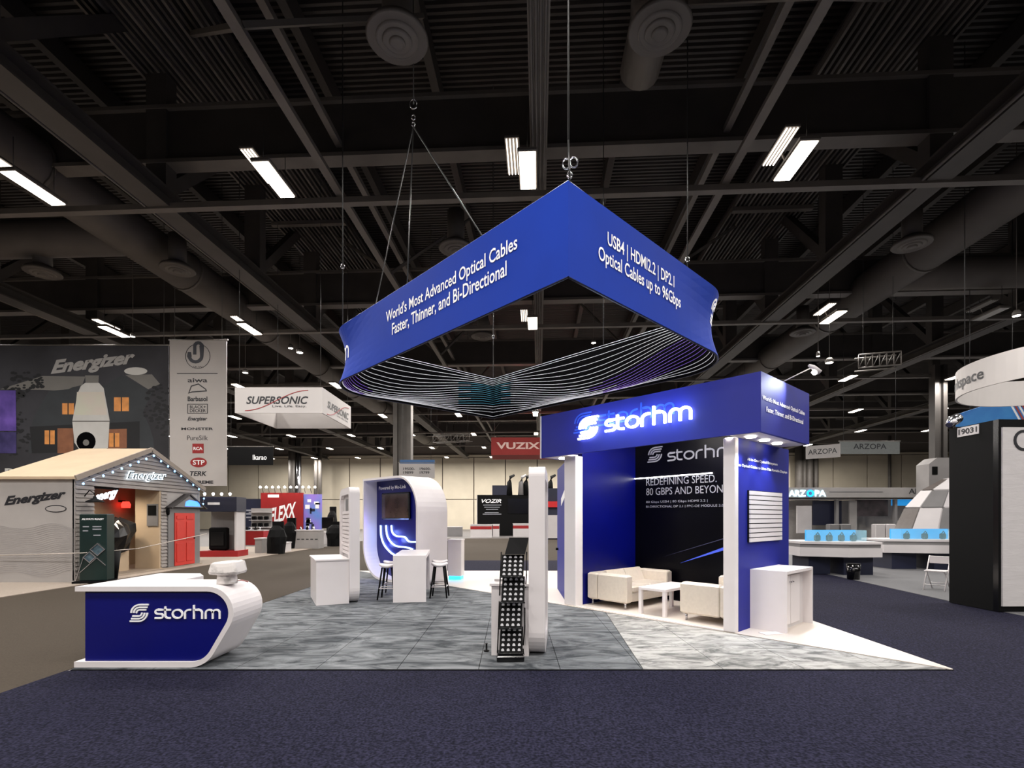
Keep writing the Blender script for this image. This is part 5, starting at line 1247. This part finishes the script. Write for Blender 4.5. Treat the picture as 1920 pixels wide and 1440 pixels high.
# checkered curved wall
def dome_wall():
    Y = 22; f = Fr(0, Y, (1, 0)); t = thing('curved_wall', 'curved white and grey checkered shell wall with window openings', 'curved wall', f.pt(18.5, 1, 0))
    x0 = f.hit(1738, 0)[0]; x1 = x0+3.6
    R = x1-x0; rows = 5; cols = 4
    m = [WHITE2, GREYP, mat('brown_window', (92, 84, 80), .3, noise=.1)]
    for i in range(rows):
        a0, a1 = PI/2*i/rows, PI/2*(i+1)/rows
        for j in range(cols):
            b0, b1 = PI*.5*j/cols, PI*.5*(j+1)/cols
            def S(a, b, k=1): return (x1-R*k*math.cos(a)*math.cos(b*.95), R*k*.6*(1-math.cos(a)*math.sin(b)*1.0), 3.75*k*math.sin(a))
            P = [S(a0+.01, b0+.012), S(a0+.01, b1-.012), S(a1-.01, b1-.012), S(a1-.01, b0+.012)]
            Q = [S(a0+.01, b0+.012, .97), S(a0+.01, b1-.012, .97), S(a1-.01, b1-.012, .97), S(a1-.01, b0+.012, .97)]
            MB(f).add(P+Q, [(0, 1, 2, 3), (7, 6, 5, 4), (0, 4, 5, 1), (1, 5, 6, 2), (2, 6, 7, 3), (3, 7, 4, 0)]).build('shell_panel', WHITE2 if (i+j) % 2 == 0 else m[1+(j//2+i) % 2], t)
    t2 = thing('grey_tower', 'pale grey slender tower standing behind the checkered shell wall', 'tower', (20, 25, 0))
    g = Fr(0, 25, (1, 0)); a = g.hit(1742, 0)[0]; b = g.hit(1785, 0)[0]
    MB(g).prism([(a, 0), (b, 0), (b, g.hit(0, 858)[1]), (a+.4, g.hit(0, 858)[1]), (a, g.hit(0, 870)[1])], 0, .8).build('tower_body', GREYC, t2)
    MB(g).box(a+.15, a+.4, -.03, 0, g.hit(0, 890)[1], g.hit(0, 875)[1]).build('tower_vent', BLACK, t2)
dome_wall()
# black booth wall at the right edge
def black_booth():
    t = thing('black_booth', 'tall black booth wall with white number plate and pale fabric panel at the right edge', 'booth wall', (10, 9.9, .015))
    ZT = 3.55
    S = Fr(8.93, 10.35, (0, -1)); Fp = Fr(8.93, 9.3, (1, .03))
    MB(S).box(0, 1.05, 0, .1, .015, ZT).build('side_wall', BLACK, t); MB(Fp).box(.1, 4, .0, .1, .015, ZT).build('front_wall', BLACK, t)
    MB(Fp).box(-.0, .1, 0, .1, .015, ZT).build('corner_post', BLACKG, t)
    a = Fp.hit(1877, 1135)[0]; MB(Fp).box(a, 3.9, -.03, 0, .12, 3.4).build('fabric_panel', mat('rippled_fabric', (196, 192, 192), .75, noise=.06, nscale=2.5, stretch=(1, 1, 5), bump=.6), t)
    q = Fp.hit(1916, 826); MB(Fp).stroke([(q[0]+.17*math.cos(2*PI*k/20), q[1]+.17*math.sin(2*PI*k/20)) for k in range(20)], .045, -.045, -.032, True).build('ring_logo', TEXTB, t)
    a = S.hit(1796, 818)[0]; b = S.hit(1836, 803)[0]; z0 = S.hit(1796, 820)[1]; z1 = S.hit(1796, 803)[1]
    pl = MB(S).box(a, b, -.012, 0, z0, z1).build('number_plate', WHITE2, t)
    text(S, '19031', a+.03, b-.03, z0+.035, z1-.035, TEXTB, t, bold=.03, y=-.016)
    o = thing('flood_lamp', 'silver flood lamp clamped on top of the black booth wall', 'lamp', (9.0, 10.2, ZT))
    p = Vector((8.95, 10.25, ZT)); MB().tube([p, p+Vector((0, 0, .12))], .02, 8).build('clamp', STEEL2, o)
    MB().tube([p+Vector((-.14, -.03, .06)), p+Vector((-.02, 0, .16)), p+Vector((.09, .02, .22))], [.06, .11, .1], 12).build('lamp_head', CHROME, o)
    MB().lathe(p+Vector((-.1, -.12, .08)), [(.03, .0), (.05, .03), (.03, .06)], 8).build('lamp_lens', WHITE2, o)
black_booth()
# curved white hanging sign and blue graphic at the right
def curved_sign():
    t = thing('round_hanging_sign', 'large round white hanging sign with dark lettering at the right edge', 'hanging sign', (15.5, 15, 5.4))
    cx, cy, r = 15.7, 14.0, 2.6; z0, z1 = H+3.62, H+4.42
    n = 64; V = []; 
    for rr in (r, r-.05):
        for z in (z0, z1): V += [(cx+rr*math.cos(2*PI*k/n), cy+rr*math.sin(2*PI*k/n), z) for k in range(n)]
    f = []
    for k in range(n): j = (k+1) % n; f += [(k, j, n+j, n+k), (2*n+k, 3*n+k, 3*n+j, 2*n+j), (k, 2*n+k, 2*n+j, j), (n+k, n+j, 3*n+j, 3*n+k)]
    MB().add(V, f).build('sign_band', FW, t)
    V, Fs, asp = tmesh('Workspace', .015, 0); b = MB(); a0 = math.radians(127)
    b.add([(cx+(r+.012)*math.cos(a0+.9*x), cy+(r+.012)*math.sin(a0+.9*x), z0+.14+.42*z) for x, z in V], Fs); b.build('lettering', TEXTB, t)
    for a in (PI*.9, PI*1.15, PI*1.45, .5): MB().tube([(cx+r*math.cos(a), cy+r*math.sin(a), z1), (cx+r*math.cos(a), cy+r*math.sin(a), CZ-.1)], .012, 5).build('suspension_cable', CABLE, t)
    f = Fr(0, 20, (1, 0)); t2 = thing('blue_graphic', 'curved blue and red striped graphic above the black booth wall', 'graphic panel', f.pt(19, 0, 4))
    a = f.hit(1800, 800); p = [f.hit(*q) for q in ((1790, 800), (1800, 775), (1840, 762), (1885, 758), (1930, 765), (1930, 800))]
    MB(f).prism(p, 0, .08).build('graphic_sheet', mat('sky_blue_print', (40, 110, 190), .5, rgb2=(70, 150, 215), nscale=.7), t2)
    for k in range(5):
        q = [f.hit(1893+k*7, 758), f.hit(1897+k*7, 758), f.hit(1915+k*7, 790), f.hit(1911+k*7, 790)]
        MB(f).prism(q, -.01, 0).build('stripe', mat('stripe_red', (160, 70, 70), .6, noise=.05) if k % 2 else TEXTW, t2)
    for x in (f.hit(1820, 0)[0], f.hit(1900, 0)[0]): MB(f).tube([(x, .04, f.hit(0, 765)[1]), (x, .04, CZ-.1)], .012, 5).build('suspension_cable', CABLE, t2)
curved_sign()

# lattice frames hanging under the roof
def lattice(px0, py0, px1, py1, Y, lab):
    f = Fr(0, Y, (1, -.35)); a = f.hit(px0, py0); b = f.hit(px1, py1); x0, x1 = a[0], b[0]; z = min(a[1], b[1])
    t = thing('lattice_frame', lab, 'lattice', f.pt((x0+x1)/2, 0, z))
    for y, zz in ((0, z), (.5, z), (0, z+.5), (.5, z+.5)): MB(f).tube([(x0, y, zz), (x1, y, zz)], .03, 6).build('chord_tube', STEEL2, t)
    n = 6
    for k in range(n+1):
        x = x0+(x1-x0)*k/n; MB(f).tube([(x, 0, z), (x, 0, z+.5)], .02, 5).build('upright', STEEL2, t)
        if k < n: MB(f).tube([(x, 0, z), (x+(x1-x0)/n, 0, z+.5)], .015, 5).build('lacing', STEEL2, t)
    for x in (x0+.2, x1-.2): MB(f).tube([(x, .2, z+.5), (x, .2, CZ-.1)], .01, 5).build('suspension_cable', CABLE, t)
lattice(1610, 690, 1690, 660, 24, 'grey lattice frame hanging under the roof on the right')
lattice(812, 806, 880, 826, 34, 'grey lattice frame hanging behind the back corner of the blue sign')
